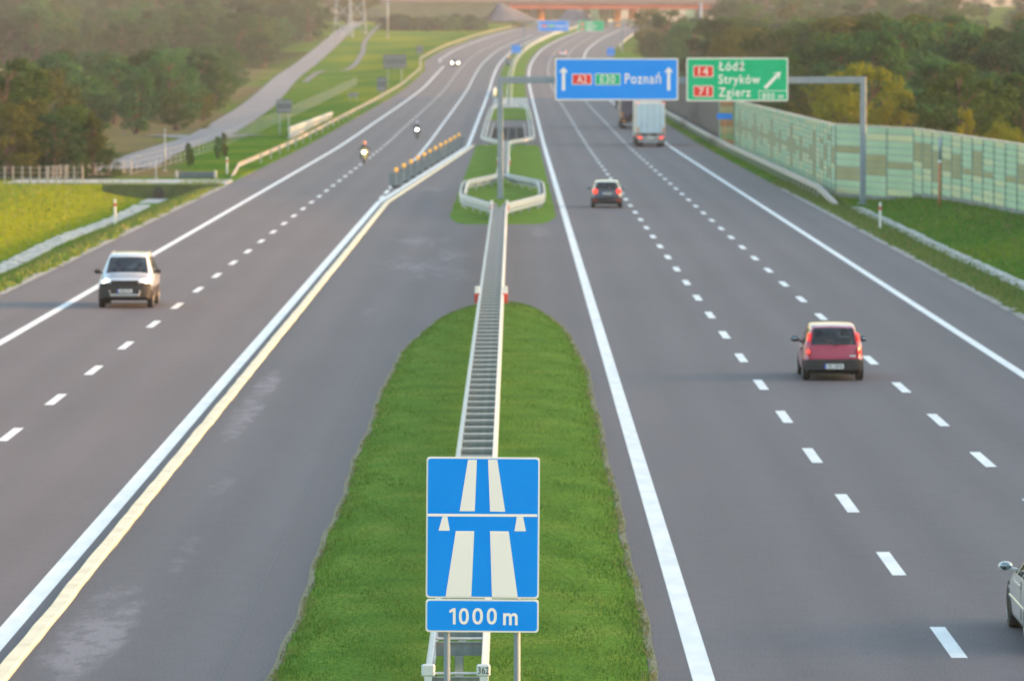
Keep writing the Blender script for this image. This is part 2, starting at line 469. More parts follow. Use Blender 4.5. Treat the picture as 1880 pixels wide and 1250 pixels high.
# ------------------------------------------------------------------ median grass
def grass_material(name, a, b, c):
    m, nt, p = new_mat(name); L = nt.links.new
    p.inputs['Roughness'].default_value = .95; p.inputs['Specular IOR Level'].default_value = .03
    tc = N(nt, 'ShaderNodeTexCoord')
    n1 = N(nt, 'ShaderNodeTexNoise'); n1.inputs['Scale'].default_value = .55; n1.inputs['Detail'].default_value = 7
    n2 = N(nt, 'ShaderNodeTexNoise'); n2.inputs['Scale'].default_value = 14; n2.inputs['Detail'].default_value = 4
    L(tc.outputs['Object'], n1.inputs[0]); L(tc.outputs['Object'], n2.inputs[0])
    r = N(nt, 'ShaderNodeValToRGB'); e = r.color_ramp.elements; e.new(.5)
    for k, (pp, cc) in enumerate(((.32, a), (.5, b), (.68, c))): e[k].position = pp; e[k].color = col4(cc)
    L(n1.outputs['Fac'], r.inputs[0])
    r2 = N(nt, 'ShaderNodeValToRGB'); r2.color_ramp.elements[0].position = .3; r2.color_ramp.elements[0].color = (.45,.45,.45,1); r2.color_ramp.elements[1].position = .7; r2.color_ramp.elements[1].color = (1.3,1.3,1.3,1)
    L(n2.outputs['Fac'], r2.inputs[0])
    mu = N(nt, 'ShaderNodeMixRGB', blend_type='MULTIPLY'); mu.inputs[0].default_value = 1; L(r.outputs[0], mu.inputs[1]); L(r2.outputs[0], mu.inputs[2])
    L(mu.outputs[0], p.inputs['Base Color'])
    return m
M['grass'] = grass_material('median_grass', (.085,.18,.024), (.115,.225,.028), (.17,.25,.04))
def med_edges(kind, d):
    """left and right edge of the grass islands"""
    j = .02*math.sin(d*1.1)+.035*math.sin(d*.31+1)
    if kind == 0:
        t = max(0, (d-138)/43.0); k = math.sqrt(max(0, 1-min(1, t)**2.0))
        lt = -3.45+2.6*(1-k)*1.0; rt = 2.02-1.95*(1-k)
        return lt+j, rt+j*.8
    t = max(0, (284-d)/21.0); k = math.sqrt(max(0, 1-min(1, t)**2.2))
    return -3.5+1.05*(1-k)+j, 2.3-1.25*(1-k)-j
def grass_island(kind, d0, d1):
    m = MB(); n = int((d1-d0)/.8); W = 11
    for i in range(n+1):
        d = d0+(d1-d0)*i/n; l, r = med_edges(kind, d)
        for k in range(W):
            t = k/(W-1); o = l+(r-l)*t
            h = .02+(.12*(1-(2*t-1)**4)+.02*math.sin(d*.9+k*2.1))*min(1, (d-d0)/6 if kind else (d1-d)/4)
            if kind and i == 0: h = -.02
            if k in (0, W-1): h = -.01
            m.v.append((o+D(d), d, ZR(d)+h))
    for i in range(n):
        for k in range(W-1):
            a = i*W+k; m.f.append((a, a+1, a+W+1, a+W)); m.m.append(0)
    return tag(m.build('median_turf', M['grass'], smooth=True), kind='structure')
grass_island(0, 40, 181); grass_island(1, 263.2, 468)
m = MB(); uvx = []
for (a, b) in ((598, 690), (782, 2500)):
    ribbon(m, lambda d: -2.9, lambda d: 1.9, a, b, .05)
tag(m.build('median_turf', M['grass']), kind='structure')
m = MB(); ribbon(m, -3.0, 2.0, 690, 782, .06); tag(m.build('median_path', M['concrete']), kind='structure')
# bare soil rim round the island
M['soil'] = mat('dry_soil', (.23,.20,.14), .95, 0, (.12,.13,.06), 6, .5, detail=8)
def rim(kind, side, w, d0, d1, seed):
    r = random.Random(seed); m = MB(); n = int((d1-d0)/.45); b = 0
    for i in range(n+1):
        d = d0+(d1-d0)*i/n; e = med_edges(kind, d)[0 if side < 0 else 1]; b = b*.8+r.uniform(-1,1)*(.022 if side < 0 else .04)
        m.v += [(e-side*.05, d, .012), (e+side*(w+b*.12), d, .008)]
        if i: k = 2*i-2; m.f.append((k, k+1, k+3, k+2) if side > 0 else (k+1, k, k+2, k+3)); m.m.append(0)
    return tag(m.build('soil_edge', M['soil']), kind='structure')
rim(0, -1, .05, 60, 180.5, 5); rim(0, 1, .07, 60, 180.5, 6)
pts = []
for i in range(16000):
    d = 62+ (178-62)*random.random()**1.5; l, r = med_edges(0, d); left_ = i % 3 == 0; o = (l+.28-random.random()**.6*.28) if left_ else (r-.38+random.random()**.6*.42)
    if math.sin(d*.7+i%3)+math.sin(d*1.9)+random.uniform(-.7,.7) > -.2: pts.append((o, d, .02))
DRY = pts

def blades(name, pts, hgt, wid, mats, seed, group_kind='stuff'):
    """many single grass blades (one bent triangle strip each) standing at pts"""
    r = np.random.default_rng(seed); n = len(pts); P = np.array(pts)
    a = r.uniform(0, math.pi*2, n); h = hgt*r.uniform(.5, 1.25, n); w = wid*r.uniform(.6, 1.3, n)
    lean = r.uniform(0, .7, n)*h; la = r.uniform(0, math.pi*2, n)
    dx, dy = np.cos(a)*w, np.sin(a)*w
    v = np.empty((n, 3, 3)); v[:, 0] = P-np.stack([dx, dy, np.zeros(n)+.01], 1); v[:, 1] = P+np.stack([dx, dy, -np.zeros(n)-.01], 1)
    v[:, 2] = P+np.stack([np.cos(la)*lean, np.sin(la)*lean, h], 1)
    me = bpy.data.meshes.new(name); me.vertices.add(n*3); me.vertices.foreach_set('co', v.ravel())
    me.loops.add(n*3); me.loops.foreach_set('vertex_index', np.arange(n*3, dtype=np.int32))
    me.polygons.add(n); me.polygons.foreach_set('loop_start', np.arange(0, n*3, 3, dtype=np.int32)); 
    for q in mats: me.materials.append(q)
    me.polygons.foreach_set('material_index', r.choice(len(mats), n, p=[.45,.35,.2][:len(mats)] if len(mats) == 3 else None).astype(np.int32))
    me.update(calc_edges=True); me.validate()
    o = bpy.data.objects.new(name, me); COL.objects.link(o); return tag(o, kind='stuff')
bl = [mat('blade_green', (.078,.185,.028), .8, 0, (.15,.23,.045), .45, detail=6, spec=.1), mat('blade_dark', (.05,.14,.014), .8, 0, (.085,.17,.02), .6, spec=.1), mat('blade_dry', (.21,.26,.06), .85, 0, (.14,.24,.035), .5, spec=.1)]
pts = []
for i in range(120000):
    d = 62+ (181-62)*random.random()**1.7
    l, r = med_edges(0, d); o = random.uniform(l+.10-random.random()**3*.1, r-.10+random.random()**3*.2)
    if abs(o+.72) < .04 and random.random() < .5: continue
    t = (o-l)/(r-l) if r > l else .5
    pts.append((o, d, .02+.10*max(0, 1-(2*t-1)**4)))
o = blades('dry_grass', DRY, .045, .010, [mat('straw', (.26,.24,.10), .85), mat('straw_dull', (.20,.17,.09), .85), mat('weed', (.09,.17,.03), .8)], 15); o['label'] = 'patchy dry grass along the rims of the long median island'
o = blades('median_grass', pts, .062, .009, bl, 5); o['label'] = 'mown green grass covering the long median island around the guardrail'
bl2 = [mat('verge_green', (.075,.19,.02), .8), mat('verge_yellow', (.17,.22,.025), .8), mat('verge_dry', (.26,.21,.09), .8)]
pts = []
for i in range(50000):
    d = random.uniform(170, 345); s = random.random()
    if s < .4: o = eR(d)+.1+random.random()*2.3
    elif s < .62: o = random.uniform(20.2, 25.5)
    elif s < .8: o = eL(d)-.1-random.random()*3
    else: o = -random.uniform(23.6, 33)
    if d > 318 and o > 19.2: continue
    pts.append((o, d, ZR(d)+lat(o, d)))
o = blades('verge_grass', pts, .16, .03, bl2, 6); o['label'] = 'rough grass and weeds on the verges beside both carriageways'

# stone lined gutters
def gutter(name, fo, w, d0, d1, seed, ztop):
    r = random.Random(seed); m = MB(); d = d0
    while d < d1:
        L_ = r.uniform(.5, 1.1)
        for k in range(3):
            if r.random() < .10: continue
            o = fo(d)+(k-1)*w/3+r.uniform(-.05,.05); z = ZR(d)+ztop(o, d)
            m.box(-w/6*.95, w/6*.95, 0, L_*r.uniform(.8,.97), -.05, .05+r.uniform(0,.05), 0, r.uniform(-.08,.08), (o+D(d), d, z), bev=.02)
        d += L_
    return m.build(name, mat(name+'_stone', (.55,.54,.51), .9, 0, (.30,.30,.28), 2.5, .4, detail=8))
tag(gutter('drainage_gutter', lambda d: -22.65+.2*math.sin(d*.09), 1.0, 170, 318, 8, lambda o, d: lat(o, d)), 'broken white stone gutter in the ditch below the left grass bank', 'gutter')
tag(gutter('drainage_gutter', lambda d: 19.45+.05*math.sin(d*.1), .75, 170, 296, 9, lambda o, d: lat(o, d)), 'pale concrete gutter running along the foot of the right grass bank', 'gutter')

# ------------------------------------------------------------------ guardrails
WB = [(0,.44),(.055,.47),(.08,.52),(.065,.565),(.025,.595),(.065,.625),(.08,.67),(.055,.72),(0,.75)]
WB = WB+[(n-.015, z) for n, z in reversed(WB)]
def sweep(m, pts, prof, side, mi=0):
    K = len(prof); n0 = len(m.v); P = [Vector(p) for p in pts]
    for i, p in enumerate(P):
        d = (P[min(i+1, len(P)-1)]-P[max(0, i-1)]); d.z = 0; d.normalize(); nn = Vector((d.y, -d.x, 0))*side
        for a, z in prof: m.v.append((p.x+nn.x*a, p.y+nn.y*a, p.z+z))
    for i in range(len(P)-1):
        for k in range(K):
            a = n0+i*K+k; b = n0+i*K+(k+1) % K
            m.f.append((a, b, b+K, a+K) if side < 0 else (b, a, a+K, b+K)); m.m.append(mi)
    for base, rev in ((n0, False), (n0+(len(P)-1)*K, True)):
        r = list(range(base, base+K)); m.f.append(tuple(r[::-1] if rev else r)); m.m.append(mi)
def along(fo, d0, d1, step=4.0, dz=0):
    n = max(1, int(round((d1-d0)/step))); out = []
    for i in range(n+1):
        d = d0+(d1-d0)*i/n; o = fo(d) if callable(fo) else fo
        out.append((o+D(d), d, ZR(d)+dz))
    return out
def rel(pts, L): return [(p[0]-L[0], p[1]-L[1], p[2]-L[2]) for p in pts]
SLAT = mat('slat_zinc', (.27,.32,.36), .55, .2, (.20,.24,.28), 7, .1)
def double_rail(label, d0, d1, centre=-.76, hw=.34, step=2.0, spacers=True, post_every=2):
    L0 = (centre+D(d0), d0, ZR(d0)+.1); t = thing('median_guardrail', label, 'guardrail', L0)
    for s in (-1, 1):
        m = MB(); sweep(m, rel(along(centre+s*hw, d0, d1, 4, .1), L0), WB, s); m.build('rail', M['metal'], t, smooth=False)
    n = int((d1-d0)/step); me = pm = None
    for i in range(min(n+1, 99)):
        d = d0+i*step; loc = (centre+D(d)-L0[0], d-L0[1], ZR(d)+.1-L0[2])
        if spacers and i % 1 == 0 and i != 1:
            if me is None:
                m = MB(); m.box(-hw+.02, hw-.02, -.01, .01, .50, .68); m.box(-hw+.02, hw-.02, -.06, .0, .68, .695); m.tube([(-hw, 0, .735), (hw, 0, .735)], .019, 8, 1)
                me = m.build('spacer_bracket', [SLAT, M['metal']], t, loc=loc)
            else:
                c = me.copy(); COL.objects.link(c); c.location = loc
        if i % post_every == 0:
            if pm is None:
                m = MB(); m.box(-.06, .06, -.03, -.024, -.1, .5); m.box(-.06, -.052, -.03, .03, -.1, .5); m.box(.052, .06, -.03, .03, -.1, .5)
                pm = m.build('post', M['metal_dull'], t, loc=loc)
            else:
                c = pm.copy(); COL.objects.link(c); c.location = loc
    return t
nr = double_rail('long ladder-like double steel guardrail running up the near median grass behind the motorway sign', 67.6, 266.0)
# end fittings with the plate that reads 362
for s in (-1, 1):
    m = MB(); m.box(-.09, .09, -.05, .03, .70, .86, bev=.02); m.box(-.05, .05, -.045, -.04, .60, .70)
    m.build('end_cap', mat('pale_cap', (.62,.70,.74), .5), nr, loc=(s*.36, -.02, 0))
text('362', .085, M['ink'], nr, .36, -.075, .74, 'CENTER', .14, .01)

M['pinkish'] = mat('tan_zinc', (.50,.45,.42), .6, 0, (.42,.38,.36), 3)
M['sun_dimmed'] = mat('sun_dimmed_zinc', (.33,.31,.30), .5, .1, (.26,.25,.24), 5, .1)  # last one: same steel, toned down so the low sun does not bleach it
def single_rail(name, label, fo, d0, d1, side, step=4.0, group=None, end_down=False, post_step=4.0, material='metal', base=0, box=False):
    pts = along(fo, d0, d1, step, base); L0 = pts[0]; t = thing(name, label, 'guardrail', L0, group=group)
    P = rel(pts, L0)
    if end_down:
        P = [(p[0]+side*-.0+.35*(1-min(1, i/3))*1.0, p[1], p[2]-.72*(1-min(1, i/3.0))) for i, p in enumerate(P)]
    m = MB(); sweep(m, P, WB if not box else [(-.16,.46),(.05,.46),(.08,.55),(.04,.6),(.08,.66),(.05,.76),(-.16,.76)], side); m.build('rail', M[material], t)
    pm = None; n = min(99, int((d1-d0)/post_step))
    ps = along(fo, d0+.1, d1-.1, (d1-d0-.2)/n, base)
    for i, p in enumerate(rel(ps, L0)):
        if end_down and i < 3: continue
        loc = (p[0]-side*.07, p[1], p[2])
        if pm is None:
            m = MB(); m.box(-.05, .05, -.03, .03, -.1, .72); m.box(-.02, .10, -.02, .02, .5, .66); pm = m.build('post', M['metal_dull'], t, loc=loc)
            if side < 0: pm.rotation_euler.z = math.pi
        else:
            c = pm.copy(); COL.objects.link(c); c.location = loc
    return t
# hexagon round the gantry post
L0 = (-.72, 266, .1); t = thing('hexagonal_guardrail', 'guardrail opening into a hexagon around the tall gantry post', 'guardrail', L0)
left = [(-1.1,266),(-1.15,270),(-1.9,277),(-2.75,285),(-3.0,290),(-3.08,312),(-2.95,318),(-2.0,326),(-1.1,334),(-1.08,336)]
right = [(-.42,266),(-.38,270),(.45,277),(1.4,285),(1.68,290),(1.72,312),(1.6,318),(.6,326),(-.4,334),(-.42,336)]
for s, P in ((-1, left), (1, right)):
    q = [(x-L0[0], y-L0[1], .0) for x, y in P]
    m = MB(); sweep(m, q, WB, s); m.build('rail', M['metal'], t)
    m = MB(); sweep(m, [(x-s*.02, y, z-.22) for x, y, z in q], WB, s); m.build('lower_rail', M['metal_dull'], t)
    m = MB(); sweep(m, [(x-s*.22, y, z) for x, y, z in q[1:-1]], WB, -s); m.build('inner_rail', M['metal_dull'], t)
    pm = None
    for i in range(1, len(q)-2):
        for f in (0, .5):
            a, b = q[i], q[i+1]; loc = (a[0]+(b[0]-a[0])*f-s*.11, a[1]+(b[1]-a[1])*f, 0)
            if pm is None: m = MB(); m.box(-.05, .05, -.03, .03, -.1, .7); pm = m.build('post', M['metal_dull'], t, loc=loc)
            else: c = pm.copy(); COL.objects.link(c); c.location = loc
double_rail('narrow double guardrail between the two green lawns behind the gantry post', 336.3, 446, hw=.32, step=2.4)
L0 = (-.76, 447, .1); t = thing('looped_guardrail', 'guardrail loop spreading around the dark grating in the median', 'guardrail', L0)
left = [(-1.1,447),(-1.5,451),(-2.55,462),(-2.95,470),(-3.0,560),(-2.9,640),(-2.2,672),(-1.1,700)]
right = [(-.42,447),(.0,451),(1.3,462),(1.8,470),(1.85,560),(1.8,640),(1.0,672),(-.4,700)]
for s, P in ((-1, left), (1, right)):
    q = [(x-L0[0], y-L0[1], ZR(y)) for x, y in P]
    m = MB(); sweep(m, q, WB, s); m.build('rail', M['metal'], t)
    m = MB(); sweep(m, [(x-s*.3, y, z) for x, y, z in q[1:-1]], WB, -s); m.build('inner_rail', M['metal_dull'], t)
    for i in range(1, len(q)-1):
        m = MB(); m.box(-.05, .05, -.03, .03, -.1, .7); m.build('post', M['metal_dull'], t, loc=(q[i][0]-s*.12, q[i][1], q[i][2]))
double_rail('far double guardrail in the median curving right below the second gantry', 702, 1900, hw=.32, step=12.2, spacers=False, post_every=1)
# dark grating over the gap between the two bridge decks
t = thing('gap_grating', 'dark steel grating over the gap in the median between the looped rails', 'grating', (-.6, 476, .02))
m = MB()
for x in (-1.75, 1.6): m.box(x, x+.15, 0, 112, -.1, .42)
m.box(-1.6, 1.6, 0, .15, -.1, .42); m.box(-1.6, 1.6, 111.85, 112, -.1, .42); m.build('kerb_frame', M['concrete'], t)
m = MB(); m.box(-1.6, 1.6, .15, 111.85, -.1, .02); m.build('pit_cover', mat('grating_dark', (.05,.055,.06), .7), t)
m = MB()
for k in range(40): m.box(-1.6, 1.6, 2+k*2.75, 2.06+k*2.75, .02, .34)
for x in (-.8, 0, .8): m.box(x-.03, x+.03, .15, 111.85, .30, .34)
m.build('bars', mat('grating_bars', (.10,.11,.12), .55, .4), t)

single_rail('roadside_guardrail', 'sunlit steel guardrail along the left shoulder from the red and white marker into the distance', lambda d: -19.55+(eL(d)+18.7), 352, 1900, -1, 6, end_down=True, post_step=16, material='sun_dimmed')
single_rail('roadside_guardrail', 'grey guardrail with sloping end in front of the green noise wall', lambda d: 18.2, 299, 690, 1, 4, end_down=True, post_step=4, material='pinkish', box=True)
single_rail('roadside_guardrail', 'far guardrail along the right edge towards the bridge', lambda d: eR(d)+1.0, 1300, 1900, 1, 8, post_step=16)
t = thing('bridge_parapet', 'raised orange lit parapet rail behind the left guardrail', 'parapet', (-21.6, 500, 0))
m = MB(); m.box(-.12, .12, 0, 118, .95, 1.2, bev=.03); m.build('handrail', M['metal'], t)
m = MB(); m.box(-.2, .2, 0, 118, -.6, .25); m.build('kerb', M['concrete'], t)
m = MB(); m.box(-.02, .02, .2, 117.8, .25, .93); m.build('infill_panel', M['metal_dull'], t)
for k in range(31): m = MB(); m.box(-.06, .06, -.04, .04, .25, .95); m.build('post', M['metal_dull'], t, loc=(0, .1+k*3.9, 0)) if k == 0 else None
t = thing('white_barrier', 'bright white barrier segment leaning by the left side of the far median', 'barrier', (-3.1+D(800), 790, ZR(790)+.05))
m = MB(); m.box(-.2, .2, 0, 70, 0, .5, bev=.05); m.box(-.14, .14, .2, 69.8, .5, .95, bev=.05); m.build('barrier_body', mat('white_concrete', (.85,.82,.76), .5), t)
m = MB()
for k in range(6): m.box(-.25, .25, 5+k*11, 6.4+k*11, 0, .12)
m.build('foot', M['concrete'], t)

# ------------------------------------------------------------------ temporary lane separator
m = MB(); prof = [(-.135,-.02),(-.135,.03),(-.10,.065),(.10,.065),(.135,.03),(.135,-.02)]
mj = random.Random(5); P = []
for d in [40+1.5*i for i in range(287)]:
    if d > 469: break
    P.append((diag(d, -7.33, -3.72)+mj.uniform(-.012,.012), d, ZR(d)+mj.uniform(-.01,.012)))
sweep(m, P, prof, 1); o = m.build('lane_separator', M['cream'])
tag(o, 'long cream yellow kerb separator running beside the thick white line left of the median', 'lane separator')

ords = ['nearest','second','third','fourth','fifth','sixth','seventh','eighth','ninth','tenth','eleventh','farthest']
b0 = None
for i in range(12):
    f = i/11; f = 1-(1-f)**1.0; d = 332+130*f; X = -7.52+2.62*f
    d = 1/((1-f*.94)/332+f*.94/462) if False else d
    lab = ords[i]+' amber warning lamp on a dark board in the row beside the lane separator'
    if b0 is None:
        t = thing('warning_lamp_board', lab, 'lamp board', (X, d, 0), group='warning lamp boards')
        m = MB(); rrect(m, -.47, .47, .10, .95, .03, -.02, .02); m.box(-.2, .2, -.045, -.02, .2, .24); m.box(-.2, .2, -.045, -.02, .72, .76); m.build('board', mat('board_back', (.20,.24,.27), .6, .2), t)
        m = MB(); m.box(-.3, .3, -.22, .22, 0, .12, bev=.03); m.build('foot', M['black'], t)
        m = MB(); m.box(-.025, .025, -.07, -.02, .1, 1.0); m.build('post', M['metal_dull'], t)
        m = MB(); m.lathe([(.0,-.05),(.08,-.045),(.13,-.02),(.13,.02),(.08,.045),(0,.05)], 18, 'y', (0,0,1.14)); lp = m.build('lamp', M['lamp_amber'], t, smooth=True)
        m = MB(); m.box(-.09, .09, -.05, .05, .9, 1.0, bev=.01); m.build('battery_box', mat('amber_case', (.45,.22,.03), .5), t)
        b0 = t
    else:
        bpy.context.view_layer.update()
        c = copy_tree(b0); c.location = (X, d, ZR(d)); c['label'] = lab; c.rotation_euler.z = random.uniform(-.15,.15)
c = copy_tree(b0); c.location = (-1.9+D(1120), 1120, ZR(1120)); c.scale = (1.6,1.6,1.6); c['label'] = 'single amber warning lamp far up the median below the small blue sign'; del c['group']

# ------------------------------------------------------------------ the big motorway sign
d0 = 54.6; Xs = (886-VPX)/F*d0; zb = hz(1163.5, d0); zt = hz(840, d0); W2 = 209/F*d0/2
t = thing('motorway_sign', 'large blue motorway sign with white road and bridge symbol above a 1000 m plate', 'road sign', (Xs, d0, .1))
zb -= .1; zt -= .1; s = F/d0
zsp = zt-260.5/s                                                   # bottom of the picture panel
import types
tilt = thing  # (kept simple: the panels carry the slight tilt themselves)
ROT = math.radians(.42)
def tilted(o): o.rotation_euler.y = ROT; return o
cz = (zt+zb)/2
pan = MB(); rrect(pan, -W2, W2, zsp-cz, zt-cz, .035, 0, .03); pan = tilted(pan.build('sign_panel', M['sign_white'], t, loc=(0,0,cz)))
e = 3.2/s
m = MB(); rrect(m, -W2+e, W2-e, zsp-cz+e, zt-cz-e, .03, -.003, 0); m.build('blue_face', M['sign_blue'], pan)
def spx(x, y):       # pixel of the photograph -> sign coordinates (the panel is seen square on)
    x0 = (x-886)/s; z0 = hz(y, d0)-.1-cz
    return (x0*math.cos(ROT)-z0*math.sin(ROT), x0*math.sin(ROT)+z0*math.cos(ROT)) if False else (x0+z0*math.sin(-ROT), z0+x0*math.sin(ROT))
def strip(P, nm):
    m = MB(); q = [spx(x, y) for x, y in P]
    m.poly([(x, -.006, z) for x, z in q]); m.build(nm, M['sign_text'], pan)
strip([(843.5,939.5),(871.5,939.5),(875.5,844.5),(859,844.5)], 'road_symbol')
strip([(899.5,940),(927.5,940.5),(913,844.5),(896,844.5)], 'road_symbol')
strip([(784,949),(986.5,950),(986.5,945),(784,944)], 'bridge_symbol')
strip([(804.5,975.5),(825.5,975.5),(821,949.5),(812,949.5)], 'bridge_support_symbol')
strip([(944.5,976.5),(965.8,976.5),(960.5,950),(949,950)], 'bridge_support_symbol')
strip([(817.5,1097),(865,1097.5),(870.5,976),(836.5,976)], 'road_symbol')
strip([(903,1098),(950.5,1098),(934,976.5),(899.5,976)], 'road_symbol')
zp = zsp-2.0/s
m = MB(); rrect(m, -W2, W2, zb-cz, zp-cz, .035, 0, .03); pl = tilted(m.build('distance_plate', M['sign_white'], t, loc=(0,0,cz)))
m = MB(); rrect(m, -W2+e, W2-e, zb-cz+e, zp-cz-e, .03, -.003, 0); m.build('blue_face', M['sign_blue'], pl)
x0, z0 = spx(824, 1148.5)
strip([(831,1148.5),(836,1148.6),(836,1118.5),(831.5,1118.5),(824.5,1122.5),(824.5,1127.8),(831,1124.8)], 'digit_one')
for xa, xb in ((842,860.5), (867,886.5), (893.5,912)):
    x0, z0 = spx((xa+xb)/2, (1118.5+1148.7)/2); m = MB(); a_, b_ = (xb-xa)/2/s, 15.1/s; th = 5.2/s; n = 32
    for k in range(n):
        u, v = 2*math.pi*k/n, 2*math.pi*(k+1)/n
        se = lambda A, B, t_: (x0+A*math.copysign(abs(math.cos(t_))**.86, math.cos(t_)), -.006, z0+B*math.copysign(abs(math.sin(t_))**.86, math.sin(t_)))
        m.quad(se(a_, b_, u), se(a_, b_, v), se(a_-th, b_-th, v), se(a_-th, b_-th, u))
    m.build('digit_zero', M['sign_text'], pan)
x0, z0 = spx(923.5, 1149)
text('m', 30.5/s, M['sign_text'], pan, x0, -.006, z0, 'LEFT', 27/s, .022)
for px in (820, 949.5):
    m = MB(); m.tube([((px-886)/s, .075, -.15), ((px-886)/s, .075, zt-.1)], .036, 14)
    m.build('post', M['pole'], t, smooth=False)
for z in (zb+.25, zsp+.2, zt-.35):
    m = MB(); m.box(-W2+.05, W2-.05, .032, .06, z-.025, z+.025); m.build('clamp_bar', M['metal_dull'], t)

# ------------------------------------------------------------------ gantries
def gantry(name, label, d, xl, xr, zbeam, blue, green, full=True, sc=1.0):
    base = ZG(xl, d)
    t = thing(name, label, 'gantry', (xl, d, ZR(d)))
    W = xr-xl
    for x, zz in ((0, -.0), (W, -.3)):
        m = MB(); m.box(-.165, .165, -.165, .165, zz, zbeam+.2, bev=.02); p = m.build('post', M['pole'], t, loc=(x, .45, 0))
        m = MB(); m.box(-.4, .4, -.4, .4, zz, zz+.12, bev=.02)
        for a in (-1, 1):
            for b in (-1, 1): m.tube([(a*.3, b*.3, zz+.1), (a*.3, b*.3, zz+.2)], .03, 6)
        m.build('base_plate', M['metal_dull'], p)
    m = MB(); m.box(-.165, W+.165, -.17, .17, zbeam-.19, zbeam+.19, bev=.02); m.build('beam', M['pole'], t, loc=(0, .45, 0))
    def board(x0, x1, z0, z1, mt, nm):
        m = MB(); rrect(m, x0, x1, z0, z1, .09, 0, .06); b = m.build(nm, M['sign_white'], t, loc=(0,.12,0))
        m = MB(); rrect(m, x0+.075, x1-.075, z0+.075, z1-.075, .06, -.004, 0); m.build('coloured_face', mt, b)
        for k in range(3):
            xx = x0+(x1-x0)*(.15+.35*k); m = MB(); m.box(xx-.05, xx+.05, .06, .2, z0+.1, z1-.1); m.build('bracket', M['metal_dull'], b)
        return b
    return t, board
dg = 302.0; s = F/dg; xl = (918.5-VPX)/s
t, board = gantry('sign_gantry', 'grey portal gantry over the right carriageway carrying blue Poznań and green Łódź signs', dg, xl, (1585-VPX)/s, hz(147.5, dg), 0, 0)
gx = lambda p: (p-VPX)/s-xl
gz = lambda y: hz(y, dg)
FY = -.010
b = board(gx(1019), gx(1245), gz(184.5), gz(107.5), M['sign_blue'], 'blue_direction_board')
def arrow_up(par, px, y0, y1):
    m = MB(); x = gx(px); a, z = gz(y0), gz(y1)
    w = .085
    m.poly([(x-w, FY, a), (x+w, FY, a), (x+w, FY, z-.22), (x-w, FY, z-.22)])
    m.poly([(x-.21, FY, z-.34), (x, FY, z-.20), (x+.21, FY, z-.34), (x+.21, FY, z-.22), (x, FY, z), (x-.21, FY, z-.22)])
    m.build('arrow', M['sign_text'], par)
arrow_up(b, 1034.5, 166, 124); arrow_up(b, 1227.5, 166, 124)
def shield(par, x0, x1, y0, y1, mt, s_, nm='route_number'):
    m = MB(); rrect(m, gx(x0)-.03, gx(x1)+.03, gz(y1)-.03, gz(y0)+.03, .05, -.008, -.004); q = m.build(nm, M['sign_white'], par)
    m = MB(); rrect(m, gx(x0)+.012, gx(x1)-.012, gz(y1)+.012, gz(y0)-.012, .04, -.011, -.008); m.build('number_face', mt, q)
    h = (gz(y0)-gz(y1))*.72; text(s_, h, M['sign_text'], q, (gx(x0)+gx(x1))/2, -.014, (gz(y0)+gz(y1))/2-h/2, 'CENTER', (gx(x1)-gx(x0))*(.6 if len(s_) > 2 else .5), .0, sp=1.1)
shield(b, 1051, 1085.5, 137, 155, M['sign_red'], 'A2'); shield(b, 1093, 1138, 136.5, 155.5, M['sign_green'], 'E30')
text('Poznań', .56, M['sign_text'], b, gx(1147), FY, gz(153.5), 'LEFT', 66/s, .012)
b = board(gx(1260), gx(1446.5), gz(186), gz(106.5), M['sign_green'], 'green_exit_board')
shield(b, 1273.5, 1308.5, 122, 141, M['sign_red'], '14'); shield(b, 1273.5, 1308.5, 158.5, 177.5, M['sign_red'], '71')
for s_, y, w in (('Łódź', 129.5, 47), ('Stryków', 153.5, 76), ('Zgierz', 177.5, 59)):
    text(s_, .50, M['sign_text'], b, gx(1319), FY, gz(y), 'LEFT', w/s, .012)
m = MB(); A = Vector((gx(1404), 0, gz(162))); B = Vector((gx(1433), 0, gz(132))); u = (B-A).normalized(); n = Vector((-u.z, 0, u.x))
def V2(v): return (v.x, FY, v.z)
C1 = B-u*.3
m.poly([V2(A-n*.09), V2(C1-n*.09), V2(C1+n*.09), V2(A+n*.09)][::1]); m.poly([V2(B), V2(B-u*.42+n*.27), V2(B-u*.28+n*.09), V2(B-u*.28-n*.09), V2(B-u*.42-n*.27)][::-1])
m.build('arrow', M['sign_text'], b)
m = MB(); x0, x1, z0, z1 = gx(1393), gx(1444), gz(184), gz(166.5); w = .035
for q in ((x0, x1, z1-w, z1), (x0, x0+w, z0, z1-w)): m.quad((q[0],FY,q[2]), (q[1],FY,q[2]), (q[1],FY,q[3]), (q[0],FY,q[3]))
m.build('distance_frame', M['sign_text'], b)
text('800 m', .34, M['sign_text'], b, gx(1399), FY, gz(182), 'LEFT', 39/s, .008)
# second gantry, a kilometre further on
dg = 1258.0; s = F/dg; xl = (961-VPX)/s
t, board = gantry('sign_gantry', 'distant second gantry with small blue and green signs before the red bridge', dg, xl, (1142-VPX)/s, 7.0, 0, 0)
zr2 = ZR(dg)
gx = lambda p: (p-VPX)/s-xl
gz = lambda y: hz(y, dg)-zr2
b = board(gx(987), gx(1044.5), gz(58), gz(38.5), M['sign_blue'], 'blue_direction_board')
shield(b, 995, 1003.5, 46, 51, M['sign_red'], 'A2'); shield(b, 1006, 1017, 46, 51, M['sign_green'], 'E30')
text('Poznań', .56, M['sign_text'], b, gx(1020), FY, gz(51), 'LEFT', 16/s, .035)
m = MB()
for p in (991, 1040): x = gx(p); m.quad((x-.09,FY,gz(53.5)), (x+.09,FY,gz(53.5)), (x+.09,FY,gz(43)), (x-.09,FY,gz(43)))
m.build('arrow', M['sign_text'], b)
b = board(gx(1061), gx(1109), gz(58), gz(38.5), M['sign_green'], 'green_exit_board')
